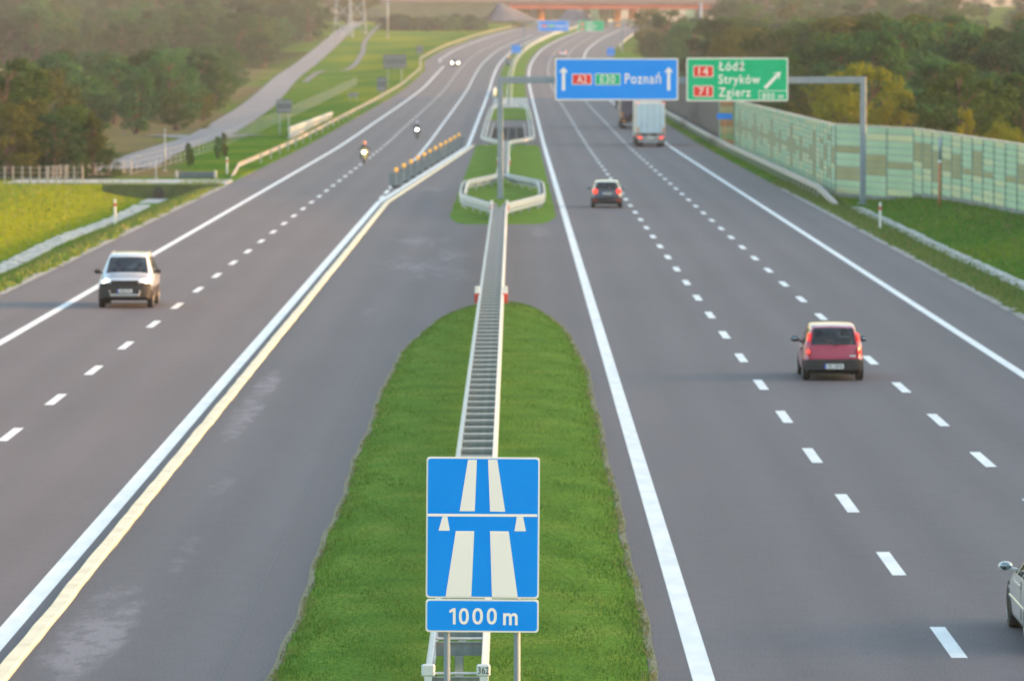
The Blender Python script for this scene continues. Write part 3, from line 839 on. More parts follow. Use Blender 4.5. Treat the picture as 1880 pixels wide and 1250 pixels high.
shield(b, 1065, 1072.5, 42.5, 47.5, M['sign_red'], '14'); shield(b, 1065, 1072.5, 51.5, 56, M['sign_red'], '71')
for s_, y, w in (('Łódź', 44.5, 12), ('Stryków', 50.5, 19), ('Zgierz', 56.5, 15)): text(s_, .5, M['sign_text'], b, gx(1076), FY, gz(y), 'LEFT', w/s, .04)

# ------------------------------------------------------------------ small signs and markers
def delineator(label, X, d, z=None, h=1.0, sc=1.0, col='red'):
    t = thing('marker_post', label, 'marker post', (X, d, ZG(X, d) if z is None else z)); t.scale = (sc, sc, sc)
    m = MB(); m.box(-.06, .06, -.04, .04, -.05, h*.72, bev=.015); m.box(-.06, .06, -.04, .04, h*.84, h, bev=.015); m.build('post_body', M['white'], t)
    m = MB(); m.box(-.062, .062, -.042, .042, h*.72, h*.84); m.build('reflector_band', M['red'], t)
def mark(label, px, py, h, z=None, sc=1.0):
    P = on_ground(px, py); delineator(label, P[0], P[1], P[2], h, sc)
mark('white marker post with a red band beside the left ditch', 211, 413, 1.25, sc=1.1)
mark('white marker post with a red band at the start of the left guardrail', 417, 320, 1.15)
mark('white marker post with a red band beside the right gutter below the noise wall', 1616, 422, 1.35)
for lab, X, d, z in (('left red and white marker on the rail where the near grass island ends', -1.22, 172, .62), ('right red and white marker on the rail where the near grass island ends', -.30, 172, .62),
                     ('left red and white marker at the front corner of the hexagonal guardrail', -1.16, 268, .62), ('right red and white marker at the front corner of the hexagonal guardrail', -.36, 268, .62),
                     ('left red and white marker on the rail behind the gantry post', -1.15, 372, .62), ('right red and white marker on the rail behind the gantry post', -.36, 372, .62)):
    t = thing('rail_marker', lab, 'marker', (X, d, z)); m = MB(); m.box(-.08, .08, -.03, .03, .22, .46, bev=.01); m.build('white_half', M['white'], t)
    m = MB(); m.box(-.085, .085, -.035, .035, -.1, .22, bev=.01); m.build('red_half', M['red'], t)
P = at(1725, 283)
t = thing('gas_marker_post', 'orange and grey marker pole standing in front of the green noise wall', 'marker pole', P)
m = MB(); m.tube([(0,0,-.1),(0,0,2.35)], .075, 12); m.build('orange_section', M['rust'], t, smooth=True)
m = MB(); m.tube([(0,0,2.35),(0,0,3.75)], .07, 12); m.build('grey_section', M['pole'], t, smooth=True)
m = MB(); m.sphere((0,0,2.4), .11, seg=10, rings=6); m.build('collar', M['white'], t, smooth=True)

def board_sign(label, px, d, y0, y1, w, face, ground_y=None, legs=2, nm='road_sign', back=True, cat='road sign'):
    s = F/d; X = (px-VPX)/s; zg = ZG(X, d); t = thing(nm, label, cat, (X, d, zg)); w = w/s
    z0, z1 = hz(y1, d)-zg, hz(y0, d)-zg
    m = MB(); rrect(m, -w/2, w/2, z0, z1, min(.1, w*.08), -.03, .03); m.build('sign_board', face, t)
    m = MB()
    for zz in (z0+.2*(z1-z0), z0+.8*(z1-z0)): m.box(-w/2+.05, w/2-.05, -.07, -.03, zz-.04, zz+.04)
    m.build('back_rail', M['metal_dull'], t)
    for k in range(legs):
        x = 0 if legs == 1 else (-.3+.6*k)*w
        m = MB(); m.tube([(x, .06, -.3), (x, .06, z1-.1)], .06, 10); m.build('leg', M['pole'], t)
    return t
GB = mat('sign_back', (.13,.16,.20), .55, .3)
board_sign('grey back of a road sign on two legs behind the bridge parapet', 522, 520, 183, 207, 28, GB)
board_sign('wide grey back of the largest sign on the green slope', 725, 900, 101, 126, 42, GB)
board_sign('narrow grey back of a sign beside the left guardrail below the wide one', 701, 790, 142, 168, 17, GB, legs=1)
board_sign('low grey box-like sign back on the slope near the fence', 649, 760, 170, 178, 18, GB)
board_sign('small dark sign back high on the yellow slope', 771, 1040, 84, 98, 12, GB, legs=1)
board_sign('small blue sign on the left side of the median', 947.5, 1130, 83, 98, 17, M['sign_blue'], legs=1)
board_sign('small blue sign above the right shoulder behind the Poznań board', 1121, 1120, 88, 103, 14, M['sign_blue'], legs=1)
board_sign('tiny blue sign beside the brown hedge in the left field', 225, 560, 246, 256, 9, M['sign_blue'], legs=1)
t = thing('location_sign', 'small flat blue sign on the brown end of the noise wall', 'sign', at(1330, 455))
z = hz(214, 455); m = MB(); rrect(m, -.68, .68, z-.24, z+.24, .05, -.03, .03); m.build('sign_board', M['sign_blue'], t); m = MB(); m.tube([(0,.08,-.2),(0,.08,z+.1)], .05, 8); m.build('leg', M['rust'], t)

# ------------------------------------------------------------------ noise wall
T1 = mat('teal_cassette', (.36,.55,.37), .65, 0, (.44,.60,.41), .4); T2 = mat('pale_cassette', (.62,.62,.36), .65, 0, (.52,.60,.38), .4)
OL = mat('olive_cassette', (.29,.29,.14), .7, 0, (.36,.35,.19), .5); DG = mat('wall_plinth', (.25,.27,.27), .85, 0, (.2,.21,.21), 1)
TP = mat('wall_post', (.28,.40,.36), .55, .2); BRN = mat('brown_cassette', (.40,.20,.10), .7)
PALE = mat('wall_coping', (.62,.58,.50), .6)
def wall_bay(parent, a, b, h, rows, olive, seed, darkm=None, base=None):
    """one 4 m bay of stacked cassettes between two posts, a and b are its ends on the ground"""
    r = random.Random(seed); A = Vector(a); B = Vector(b); d = B-A; Lh = math.hypot(d.x, d.y); ang = math.atan2(d.y, d.x)
    m = MB(); m.box(.05, Lh-.05, -.06, .06, -.5, .22, 3)
    rh = (h-.22)/rows
    for k in range(rows):
        z = .22+k*rh; mi = 2 if k in olive else (1 if r.random() < .36 else 0)
        m.box(.07, Lh-.07, -.05-(.02 if mi == 2 else 0), .05, z+.015, z+rh*.40, mi); m.box(.07, Lh-.07, -.085, .05, z+rh*.42, z+rh-.03, mi, bev=.012)
        m.box(.07, Lh-.07, -.03, .03, z-.03, z+.03, 3)
    m.box(0, Lh, -.10, .10, h, h+.07, 4, bev=.012)
    o = m.build('wall_bay', [T1, T2, OL, DG, PALE], parent); o.location = A-Vector(parent.location); o.rotation_euler.z = ang
    m = MB(); m.box(-.07, .07, -.10, .08, -.5, h+.02); m.box(-.02, .02, -.13, -.10, -.3, h); q = m.build('wall_post', TP, parent); q.location = A-Vector(parent.location); q.rotation_euler.z = ang
def line_pts(P):
    out = []
    for i in range(len(P)-1):
        a, b = P[i], P[i+1]; n = max(1, round(math.hypot(b[0]-a[0], b[1]-a[1])/4))
        for k in range(n): out.append((a[0]+(b[0]-a[0])*k/n, a[1]+(b[1]-a[1])*k/n))
    out.append(P[-1]); return out
# far straight part with diamond pattern (runs from far to near so its face looks at the road)
t = thing('noise_wall', 'long turquoise noise wall with olive diamond pattern behind the right guardrail', 'noise wall', (19.5, 458, 0))
q = line_pts([(19.5,458),(19.5,315)])
for i in range(len(q)-1):
    a, b = q[i], q[i+1]; k = i % 7; rows = 12
    ol = {5} if i < 31 else set()
    w = {1:1, 2:4, 3:1, 5:2}.get(k, 0)
    if i < 31 and w: ol |= set(range(5-w, 5+w+1)) & set(range(1, 11))
    if i >= 32: ol = {3,4,8} if i == 32 else ({2,3,9} if i == 34 else {5,6,7})
    wall_bay(t, (a[0], a[1], 0), (b[0], b[1], 0), 4.2, rows, ol, i)
t = thing('noise_wall', 'near turquoise noise wall with big olive blocks stepping back above the grass bank', 'noise wall', (19.5, 315, 0))
q = line_pts([(19.5,315),(23.2,301.5),(25.7,259),(27.2,226)])
for i in range(len(q)-1):
    a, b = q[i], q[i+1]; rr = random.Random(i*7+1)
    ol = [{2,3,6},{3,4,5},{4},{5,6,7},{4,5,6,7}][i] if i < 5 else (set(range(rr.randint(2,4), rr.randint(5,8))) if rr.random() < .6 else set())
    za = ZG(*a); zb_ = ZG(*b)
    h = 4.25-min(za, zb_)-.012*i*4*.35
    wall_bay(t, (a[0], a[1], min(za, zb_)), (b[0], b[1], min(za, zb_)), h, 10, ol, i+80)
t = thing('noise_wall_end', 'brown and green panelled end section of the turquoise noise wall', 'noise wall', (19.4, 462, 0))
for k in range(7):
    m = MB(); m.box(-1.15, .02, -.08, .08, .1+k*.6, .1+k*.6+.56, bev=.02); m.build('end_panel', [BRN, mat('green_end', (.20,.33,.16), .7), OL][k % 3], t)
m = MB(); m.box(-1.25, -1.15, -.12, .12, -.2, 4.3); m.box(.02, .06, -.12, .12, -.2, 4.3); m.build('end_post', TP, t)
t = thing('dark_noise_wall', 'dark grey noise wall beside the trucks beyond the turquoise one', 'noise wall', (19.6, 466, 0))
DW = mat('dark_wall_panel', (.085,.085,.095), .6, .1, (.11,.11,.12), 2, stretch=(1,1,.2)); DP = mat('dark_wall_post', (.12,.13,.15), .6)
q = line_pts([(18.9,790),(19.0,640),(19.6,466)])
for i in range(len(q)-1):
    a, b = q[i], q[i+1]; Lh = math.hypot(b[0]-a[0], b[1]-a[1]); ang = math.atan2(b[1]-a[1], b[0]-a[0]); zz = ZR(a[1])
    m = MB(); m.box(.06, Lh-.06, -.05, .05, -.4, 4.45); m.box(.06, Lh-.06, -.07, -.05, .3, .36); m.box(0, Lh, -.09, .09, 4.45, 4.52)
    o = m.build('wall_bay', DW, t, loc=(a[0]-19.6, a[1]-466, zz)); o.rotation_euler.z = ang
    m = MB(); m.box(-.08, .08, -.11, .08, -.4, 4.5); o = m.build('wall_post', DP, t, loc=(a[0]-19.6, a[1]-466, zz)); o.rotation_euler.z = ang
# unseen stretch of wall added beyond the frame to shade the road
t = thing('noise_wall', 'plain unseen stretch of turquoise noise wall added beyond the right picture edge for shade', 'noise wall', (27.6, 222, .4))
q = [(27.2,225.5),(27.8,200),(28,170),(28,140),(28,110),(28,80),(28,50),(28,20)]
for i in range(len(q)-1):
    a, b = q[i], q[i+1]; wall_bay(t, (a[0], a[1], .4), (b[0], b[1], .4), 3.8, 8, {3,4} if i % 2 else set(), i+300)

# ------------------------------------------------------------------ bridge
def bridge():
    d = 1690.0; s = F/d
    X = lambda p: (p-VPX)/s
    Z = lambda y: hz(y, d)
    O = (X(1120), d, 0)
    t = thing('road_bridge', 'wide road bridge with red girder crossing the motorway at the top of the picture', 'bridge', O, .22)
    x = lambda p: X(p)-O[0]
    red = mat('red_girder', (.28,.075,.06), .6, 0, (.34,.10,.08), .3); gr = mat('deck_rail', (.15,.14,.17), .7); lit_orange = mat('pier_sun_glow', (.80,.32,.08), .8, 0, (.66,.26,.07), .3)  # pier colour carries the orange glow of the low sun
    ab = mat('abutment', (.50,.55,.30), .85, 0, (.44,.48,.26), .3); sl = mat('slope_paving', (.13,.13,.15), .9, 0, (.10,.10,.12), .4)
    m = MB(); m.box(x(922), x(1345), -6, 6, Z(18), Z(8), bev=.1); m.build('girder', red, t)
    m = MB(); m.box(x(700), x(1700), -7, 7, Z(8), Z(5)); m.build('deck', gr, t)
    m = MB(); m.box(x(700), x(1700), -7, -6.8, Z(5), Z(-4)); m.box(x(700), x(1700), 6.8, 7, Z(5), Z(-4)); m.build('parapet', gr, t)
    for p, yb, w in ((990, 50, 5.5), (1133, 52, 5.5), (1163, 40, 6.5)):
        m = MB(); m.box(x(p-w), x(p+w), -1.2, 1.2, Z(yb)-2, Z(18)+.3, bev=.2)
        o = m.build('pier', lit_orange, t)
        m = MB(); m.box(x(p-w)-.6, x(p+w)+.6, -1.8, 1.8, Z(yb)-3, Z(yb)+.6, bev=.1); m.build('pier_foot', M['concrete'], o)
    for (p0, p1, p2) in ((925, 978, 0), (1108, 1127, 0), (1292, 1345, 1)):
        m = MB()
        if not p2: m.v = [(x(p0), 8, Z(18)), (x(p1), 8, Z(18)), (x(p1), 8, Z(50)), (x(p1)-2, 8, Z(50)), (x(p0), 20, Z(18)), (x(p1), 20, Z(18)), (x(p1), 20, Z(50)), (x(p1)-2, 20, Z(50))]
        else: m.v = [(x(p0), 8, Z(18)), (x(p1), 8, Z(18)), (x(p0)+2, 8, Z(42)), (x(p0), 8, Z(42)), (x(p0), 20, Z(18)), (x(p1), 20, Z(18)), (x(p0)+2, 20, Z(42)), (x(p0), 20, Z(42))]
        m.f = [(3,2,1,0),(4,5,6,7),(0,1,5,4),(1,2,6,5),(2,3,7,6),(3,0,4,7)]; m.m = [0]*6; m.build('abutment_wall', ab, t)
    for (ap, l, r_, zb_, dy) in ((902, 845, 975, 40, -9), (1085, 1052, 1122, 40, 26)):
        m = MB(); top = (x(ap), dy, Z(6)); n = 10
        ring = [(x((l+r_)/2)+(x(r_)-x(l))/2*math.cos(math.pi*k/n), dy-14*math.sin(math.pi*k/n), Z(zb_)) for k in range(n+1)]
        for k in range(n): m.poly([top, ring[k+1], ring[k]])
        m.build('paved_cone', sl, t)
    # approach embankments
    m = MB(); m.poly([(x(690), -7, Z(6)), (x(905), -7, Z(6)), (x(860), -22, Z(34)), (x(600), -24, Z(34))]); m.poly([(x(690),7,Z(6)),(x(905),7,Z(6)),(x(905),-7,Z(6)),(x(690),-7,Z(6))][::-1]); m.build('approach_bank', mat('bank_shrub', (.035,.05,.022), .95, 0, (.055,.07,.03), .2), t)
    m = MB(); m.poly([(x(1340), -7, Z(6)), (x(1750), -7, Z(6)), (x(1750), -26, Z(40)), (x(1310), -24, Z(40))]); m.build('approach_bank', mat('bank_shrub2', (.08,.10,.045), .95), t)
bridge()
def lamp_post(label, px, d, ytop, w=.16):
    P = at(px, d); t = thing('lighting_mast', label, 'mast', P); h = hz(ytop, d)-P[2]
    m = MB(); m.tube([(0,0,-.3),(0,0,h)], w, 10, r1=w*.6); m.build('pole', M['pole'], t, smooth=True)
    m = MB(); k = .12 if w < .1 else .4; m.box(-k, k, -k, k, -.1, k, bev=.03); m.build('foot', M['concrete'], t)
    k = .12 if w < .1 else .5
    m = MB(); m.box(-k, k, -k*.24, k*.24, h, h+k*.24, bev=k*.08); m.build('head', M['metal_dull'], t)
lamp_post('blue grey mast standing in front of the right end of the bridge', 1286, 1250, 6, .55)
def pylon(label, px, d):
    P = at(px, d); t = thing('lattice_pylon', label, 'pylon', P); h = 34; m = MB()
    w = lambda z: 2.2*(1-z/h)+.5
    lv = [0, 5, 10, 14, 18, 22, 26, 30, 34]
    for sx in (-1, 1):
        for sy in (-1, 1): m.tube([(sx*w(z), sy*w(z), z) for z in lv], .14, 5)
    m.build('legs', M['pole'], t); m = MB()
    for a, b in zip(lv, lv[1:]):
        for q in range(4):
            c = [(-1,-1),(1,-1),(1,1),(-1,1)]; u, v = c[q], c[(q+1) % 4]
            m.tube([(u[0]*w(a), u[1]*w(a), a), (v[0]*w(b), v[1]*w(b), b)], .07, 4); m.tube([(v[0]*w(a), v[1]*w(a), a), (u[0]*w(b), u[1]*w(b), b)], .07, 4)
    m.build('bracing', M['pole'], t)
    m = MB()
    for z in (24, 30): m.tube([(-6,0,z),(6,0,z)], .12, 5); m.tube([(-6,0,z),(0,0,z+1.6),(6,0,z)], .08, 5)
    m.build('cross_arms', M['pole'], t)
pylon('left lattice pylon beside the far end of the service road', 631, 1500)
pylon('right lattice pylon standing on the far service road verge', 656, 1560)
lamp_post('thin grey pole on the skyline right of the pylons', 712, 1500, -6, .3)
lamp_post('grey pole beside the service road near the saplings', 303, 372, 238, .06)
lamp_post('short grey pole left of the service road junction', 286, 350, 286, .07)

# ------------------------------------------------------------------ service road, paths
M['track'] = mat('service_road', (.19,.19,.21), .85, 0, (.15,.15,.17), .25, detail=6)
def track(name, pix, w, mt, dz=.05):
    C = []
    for (px, py) in pix: C.append(on_ground(px, py))
    # refine with a smooth spline
    P = []
    for i in range(len(C)-1):
        p0, p1, p2, p3 = C[max(i-1,0)], C[i], C[i+1], C[min(i+2,len(C)-1)]
        for k in range(8):
            t = k/8; q = []
            for a in range(2):
                q.append(.5*((2*p1[a])+(-p0[a]+p2[a])*t+(2*p0[a]-5*p1[a]+4*p2[a]-p3[a])*t*t+(-p0[a]+3*p1[a]-3*p2[a]+p3[a])*t**3))
            P.append(q)
    P.append([C[-1][0], C[-1][1]]); m = MB(); uvv = []
    for i, p in enumerate(P):
        a = Vector((P[min(i+1,len(P)-1)][0]-P[max(0,i-1)][0], P[min(i+1,len(P)-1)][1]-P[max(0,i-1)][1])).normalized(); n = Vector((a.y, -a.x))
        ww = w if not callable(w) else w(i/(len(P)-1))
        for s_ in (-1, -.33, .33, 1):
            x, y = p[0]+n.x*ww/2*s_, p[1]+n.y*ww/2*s_
            m.v.append((x, y, ZG(x, y)+dz))
        if i:
            for k in range(3): a_ = 4*i-4+k; m.f.append((a_, a_+1, a_+5, a_+4)); m.m.append(0)
    return tag(m.build(name, mt, smooth=True), kind='structure')
track('service_road', [(222,313),(270,290),(330,268),(385,250),(430,225),(470,198),(520,150),(570,112),(603,84),(632,58),(660,42)], 5.0, M['track'], .10)
M['asphalt_old'] = mat('old_tarmac', (.13,.13,.14), .8, 0, (.10,.10,.11), .5)
track('service_road_spur', [(300,250),(345,253),(400,253),(455,251)], 4, M['track'], .13)
track('hillside_path', [(560,152),(590,132),(640,128),(665,100),(672,75),(700,45)], 1.3, M['asphalt_old'], .1)
# access path on the culvert
m = MB(); m.box(-33, -18.75, 338, 347, -.2, .14); tag(m.build('access_path', M['concrete']), kind='structure')
t = thing('culvert_headwall', 'dark overgrown culvert wall closing the ditch below the pale path', 'culvert', (-22.7, 332.6, -.9))
m = MB(); m.box(-3.6, 3.9, 0, .35, .0, 1.08, bev=.03); m.build('headwall', mat('mossy_wall', (.05,.075,.03), .95, 0, (.08,.11,.04), 1.5), t)
m = MB(); m.lathe([(.30,-.06),(.36,-.06),(.36,.02),(.30,.02)], 20, 'y', (0,0,.5)); m.build('pipe_ring', M['black'], t)
m = MB(); m.box(-.7, .7, -9, -.05, .1, .17); m.build('apron', M['concrete'], t)
t = thing('drain_parapet', 'low dark blue grey parapet standing in the grass behind the pale path', 'parapet', (on_ground(360, 328)))
m = MB(); m.box(-1.3, 1.3, -.1, .1, 0, .42, bev=.03); m.build('panel', mat('slate', (.10,.14,.18), .7), t)
for s_ in (-1, 1): m = MB(); m.box(-.09, .09, -.12, .12, -.1, .5, bev=.02); m.build('post', M['metal_dull'], t, loc=(s_*1.3,0,0))
# fences
def post_fence(label, pts, h, r, wires=4, group=None, mt='wood_post', nm='wire_fence'):
    L0 = pts[0]; t = thing(nm, label, 'fence', L0); pm = None
    for p in pts[:99]:
        loc = (p[0]-L0[0], p[1]-L0[1], p[2]-L0[2])
        if pm is None:
            m = MB(); m.tube([(0,0,-.2),(0,0,h)], r, 8); m.tube([(0,0,h),(0,0,h+r*.7)], r, 8, r1=r*.3); pm = m.build('post', M[mt], t, loc=loc)
        else: c = pm.copy(); COL.objects.link(c); c.location = loc; c.rotation_euler = (random.uniform(-.02,.02), random.uniform(-.03,.03), 0)
    m = MB(); Q = rel(pts, L0)
    for k in range(wires): z = h*(.08+.86*k/(wires-1)); m.tube([(x, y, w+z) for x, y, w in Q], .011, 4, cap=False)
    m.build('wire_mesh', M['metal_dull'], t)
pts = [(-34.0+.56*i, 336-.0*i, ZG(-34+.56*i, 336)) for i in range(12)]
post_fence('close set pale posts of the fence at the far left above the yellow bank', pts, 1.15, .05)
pts = [at(85+13*i, 350+1.8*i) for i in range(13)]
post_fence('smaller pale fence posts below the dark shrubs', pts, .85, .04)
pts = [(-26.5+D(360+6*i)-2*sstep(500,900,360+6*i), 360+6*i, ZG(-26.5+D(360+6*i), 360+6*i)) for i in range(98)]
post_fence('thin wire mesh fence following the green slope left of the motorway', pts, 1.3, .022, 4, mt='pole')

# ------------------------------------------------------------------ cars
def cr(p0, p1, p2, p3, t, k=.5):
    m1 = (p2-p0)*k; m2 = (p3-p1)*k
    return (2*t**3-3*t*t+1)*p1+(t**3-2*t*t+t)*m1+(-2*t**3+3*t*t)*p2+(t**3-t*t)*m2
def refine(net, n, k=.32):
    """Catmull refinement of a control net (stations x ring x 3)"""
    A = np.array(net, dtype=float); out = []
    for ax in (0, 1):
        A = np.swapaxes(A, 0, ax); R = []
        for i in range(len(A)-1):
            p0, p1, p2, p3 = A[max(i-1,0)], A[i], A[i+1], A[min(i+2,len(A)-1)]
            if ax == 1 and i == 0: p0 = A[1]*np.array([-1,1,1])
            if ax == 1 and i == len(A)-2: p3 = A[-2]*np.array([-1,1,1])
            for s in range(n): R.append(cr(p0, p1, p2, p3, s/n, k))
        R.append(A[-1]); A = np.swapaxes(np.array(R), 0, ax)
    return A
def car_net(q):
    W, H, L = q['W'], q['H'], q['L']; f = L/2; r = -L/2
    zb, zh, zn = q['belt'], q['hood'], q['nose']; cy, ty = q['cowl'], q['wstop']; ry, rz_ = q['roofend'], q['roofend_z']; by, bz = q['rw_y'], q['rw_z']
    ey, ez = q['tail_y'], q['tail_z']; rr = q['rail']; g = q['gc']; bu = q['bump']; sl = W*q.get('square', .9)
    Sx = []
    # ring: bottom centre, bottom edge, sill, waist, belt, rail, half roof, roof centre
    Sx.append([(0,f-.12,g),(W*.7,f-.16,g),(W*.82,f-.16,g+.04),(W*.84,f-.12,g+.08),(W*.80,f-.07,g+.1),(W*.6,f-.03,g+.1),(W*.35,f-.01,g+.1),(0,f,g+.1)])
    Sx.append([(0,f-.3,g),(W*.8,f-.3,g),(W*.93,f-.32,g+.08),(W*.95,f-.26,bu-.1),(W*.90,f-.15,bu),(W*.7,f-.04,bu+.02),(W*.38,f-.01,bu+.02),(0,f,bu+.02)])
    Sx.append([(0,f-.5,g),(W*.85,f-.5,g),(W*.97,f-.5,g+.1),(W*.98,f-.48,bu+.02),(W*.93,f-.34,zn-.06),(W*.74,f-.14,zn-.01),(W*.40,f-.08,zn+.01),(0,f-.06,zn+.02)])
    Sx.append([(0,f-.8,g),(W*.85,f-.8,g),(W*.98,f-.8,g+.1),(W,f-.8,bu+.06),(W*.95,f-.7,zn+.02),(W*.76,f-.45,zn+.07),(W*.42,f-.4,zn+.10),(0,f-.38,zn+.11)])
    Sx.append([(0,cy-.1,g),(W*.85,cy-.1,g),(W*.98,cy-.1,g+.1),(W,cy-.1,bu+.08),(W*.965,cy-.08,zb-.04),(W*.83,cy+.02,zh-.02),(W*.45,cy+.13,zh+.02),(0,cy+.16,zh+.03)])
    Sx.append([(0,ty+.1,g),(W*.85,ty+.1,g),(W*.98,ty+.1,g+.1),(W,ty+.1,bu+.1),(W*.965,ty+.22,zb-.01),(rr,ty,H-.09),(rr*.6,ty+.06,H-.045),(0,ty+.08,H-.035)])
    my = (ty+ry)/2+.1
    Sx.append([(0,my,g),(W*.85,my,g),(W*.98,my,g+.1),(W,my,bu+.1),(W*.965,my,zb),(rr+.01,my,H-.055),(rr*.6,my,H-.01),(0,my,H)])
    qy = ry+(.42 if q.get('hatch', 1) else .25)
    Sx.append([(0,qy,g),(W*.85,qy,g),(W*.98,qy,g+.1),(W,qy,bu+.1),(W*.96,qy-.05,zb+.01),(rr,qy,H-.07),(rr*.6,qy,H-.03),(0,qy,H-.02)])
    Sx.append([(0,(ry+by)/2+.15,g),(W*.85,(ry+by)/2+.15,g),(W*.98,(ry+by)/2+.15,g+.1),(W,(ry+by)/2+.12,bu+.1),(W*.955,(ry+by)/2+.08,zb+.02),(rr-.03,ry,rz_-.04),(rr*.58,ry-.04,rz_),(0,ry-.05,rz_+.01)])
    Sx.append([(0,by+.2,g),(W*.85,by+.2,g),(W*.97,by+.2,g+.1),(W*.985,by+.16,bu+.08),(W*.94,by+.12,zb),(W*q.get('rwx',.82),by+.03,bz),(W*.45,by-.02,bz+.01),(0,by-.03,bz+.01)])
    Sx.append([(0,ey+.3,g),(W*.84,ey+.3,g),(W*.96,ey+.25,g+.1),(W*.975,ey+.2,bu+.05),(W*.93,ey+.14,ez-.03),(W*.80,ey+.04,ez),(W*.45,ey,ez+.01),(0,ey-.01,ez+.01)])
    Sx.append([(0,r+.25,g),(W*.83,r+.25,g),(W*.95,r+.2,g+.09),(W*.965,r+.16,bu-.02),(W*.93,r+.12,bu+.01),(W*.80,r+.04,bu+.03),(W*.45,r+.01,bu+.03),(0,r,bu+.03)])
    Sx.append([(0,r+.14,g),(W*.78,r+.16,g),(W*.88,r+.14,g+.05),(W*.90,r+.10,g+.08),(W*.86,r+.07,g+.1),(W*.70,r+.03,g+.1),(W*.40,r+.01,g+.1),(0,r,g+.1)])
    return Sx
NS = 5
def make_car(name, label, q, body, bumper, glassm, loc, rz, lights=None, rear=None, group=None, roof=None):
    t = thing(name, label, 'car', loc, rz, group)
    A = refine(car_net(q), NS); ni, nj = A.shape[:2]
    def cell(i, j): return i//NS, j//NS, i % NS, j % NS
    def part(test, nm, mt, sides=(1, -1)):
        m = MB()
        for sgn in sides:
            n = len(m.v); idx = {}
            def vid(i, j):
                if (i, j) not in idx:
                    idx[(i, j)] = len(m.v); p = A[i, j]; m.v.append((p[0]*sgn, p[1], p[2]))
                return idx[(i, j)]
            for i in range(ni-1):
                for j in range(nj-1):
                    if test(*cell(i, j)):
                        f = (vid(i, j), vid(i+1, j), vid(i+1, j+1), vid(i, j+1))
                        m.f.append(f if sgn < 0 else f[::-1]); m.m.append(0)
        if not m.v: return None
        o = m.build(nm, mt, t, smooth=True)
        # weld the centre seam
        import bmesh
        b = bmesh.new(); b.from_mesh(o.data); bmesh.ops.remove_doubles(b, verts=b.verts, dist=.0005); b.to_mesh(o.data); b.free()
        return o
    hat = q.get('hatch', 1)
    def ws(I, J, i, j): return I == 4 and J in (5, 6) and not (J == 5 and j == 0) and not (i == NS-1)
    def rw(I, J, i, j): return I == 8 and J in (5, 6) and not (J == 5 and j == 0)
    def sw(I, J, i, j): return J == 4 and j < NS-1 and ((I == 5 and i > 0) or (I == 6 and i > 0) or (I == 7 and q.get('qglass', 1) and i < NS-1))
    def sw4(I, J, i, j): return I == 4 and J == 4 and i >= NS-2 and j < NS-3+(i == NS-1)
    def fb(I, J, i, j): return I <= 0 or (I == 1 and q.get('bigbump') and J <= 6 and i < 2)
    def rb(I, J, i, j): return I >= 11 or (I == 10 and i >= NS-q.get('rbump', 1)) or (J <= 1)
    def sillp(I, J, i, j): return q.get('cladding') and J == 2 and j < 3
    def hood(I, J, i, j): return I in (2, 3) and J >= 5
    def roofp(I, J, i, j): return I in (5, 6, 7) and J >= 5
    def tailg(I, J, i, j): return I in (9, 10) and J >= 5
    isg = lambda *a: ws(*a) or rw(*a) or sw(*a) or sw4(*a)
    isb = lambda *a: fb(*a) or rb(*a) or sillp(*a)
    bd = part(lambda *a: not isg(*a) and not isb(*a) and not hood(*a) and not tailg(*a) and not roofp(*a), 'body', body)
    part(lambda *a: roofp(*a) and not isg(*a), 'roof', roof or body)
    part(lambda *a: hood(*a) and not isb(*a), 'bonnet', body)
    part(lambda *a: tailg(*a) and not isb(*a), 'tailgate' if hat else 'boot_lid', body)
    part(lambda *a: fb(*a) or sillp(*a) and a[0] <= 3, 'front_bumper', bumper)
    part(lambda *a: rb(*a) or (sillp(*a) and a[0] > 3), 'rear_bumper', bumper)
    part(ws, 'windscreen', glassm); part(rw, 'rear_window', glassm); part(lambda *a: sw(*a) or sw4(*a), 'side_windows', glassm, (1,)); part(lambda *a: sw(*a) or sw4(*a), 'side_windows', glassm, (-1,))
    W = q['W']; R = q.get('R', .30); f = q['L']/2
    # interior: floor, seats
    m = MB(); m.box(-W*.78, W*.78, q['roofend']+.1, q['cowl']-.25, q['belt']-.35, q['belt']-.30); m.box(-W*.8, W*.8, q['cowl']-.35, q['cowl']-.05, q['belt']-.3, q['belt']-.05, bev=.04)
    m.build('dashboard_and_floor', M['seat'], t)
    sm = None
    for sx in (-.36, .36):
        m = MB(); y0 = q['wstop']-.45
        m.box(sx-.24, sx+.24, y0-.1, y0+.05, q['belt']-.35, q['belt']+.17, bev=.05); m.box(sx-.12, sx+.12, y0-.08, y0+.02, q['belt']+.2, q['belt']+.38, bev=.04); m.box(sx-.24, sx+.24, y0, y0+.5, q['belt']-.4, q['belt']-.26, bev=.04)
        m.build('seat', M['seat'], t)
    m = MB(); m.box(-W*.66, W*.66, q['roofend']+.35, q['roofend']+.48, q['belt']-.4, q['belt']+.08, bev=.05); m.build('rear_bench', M['seat'], t)
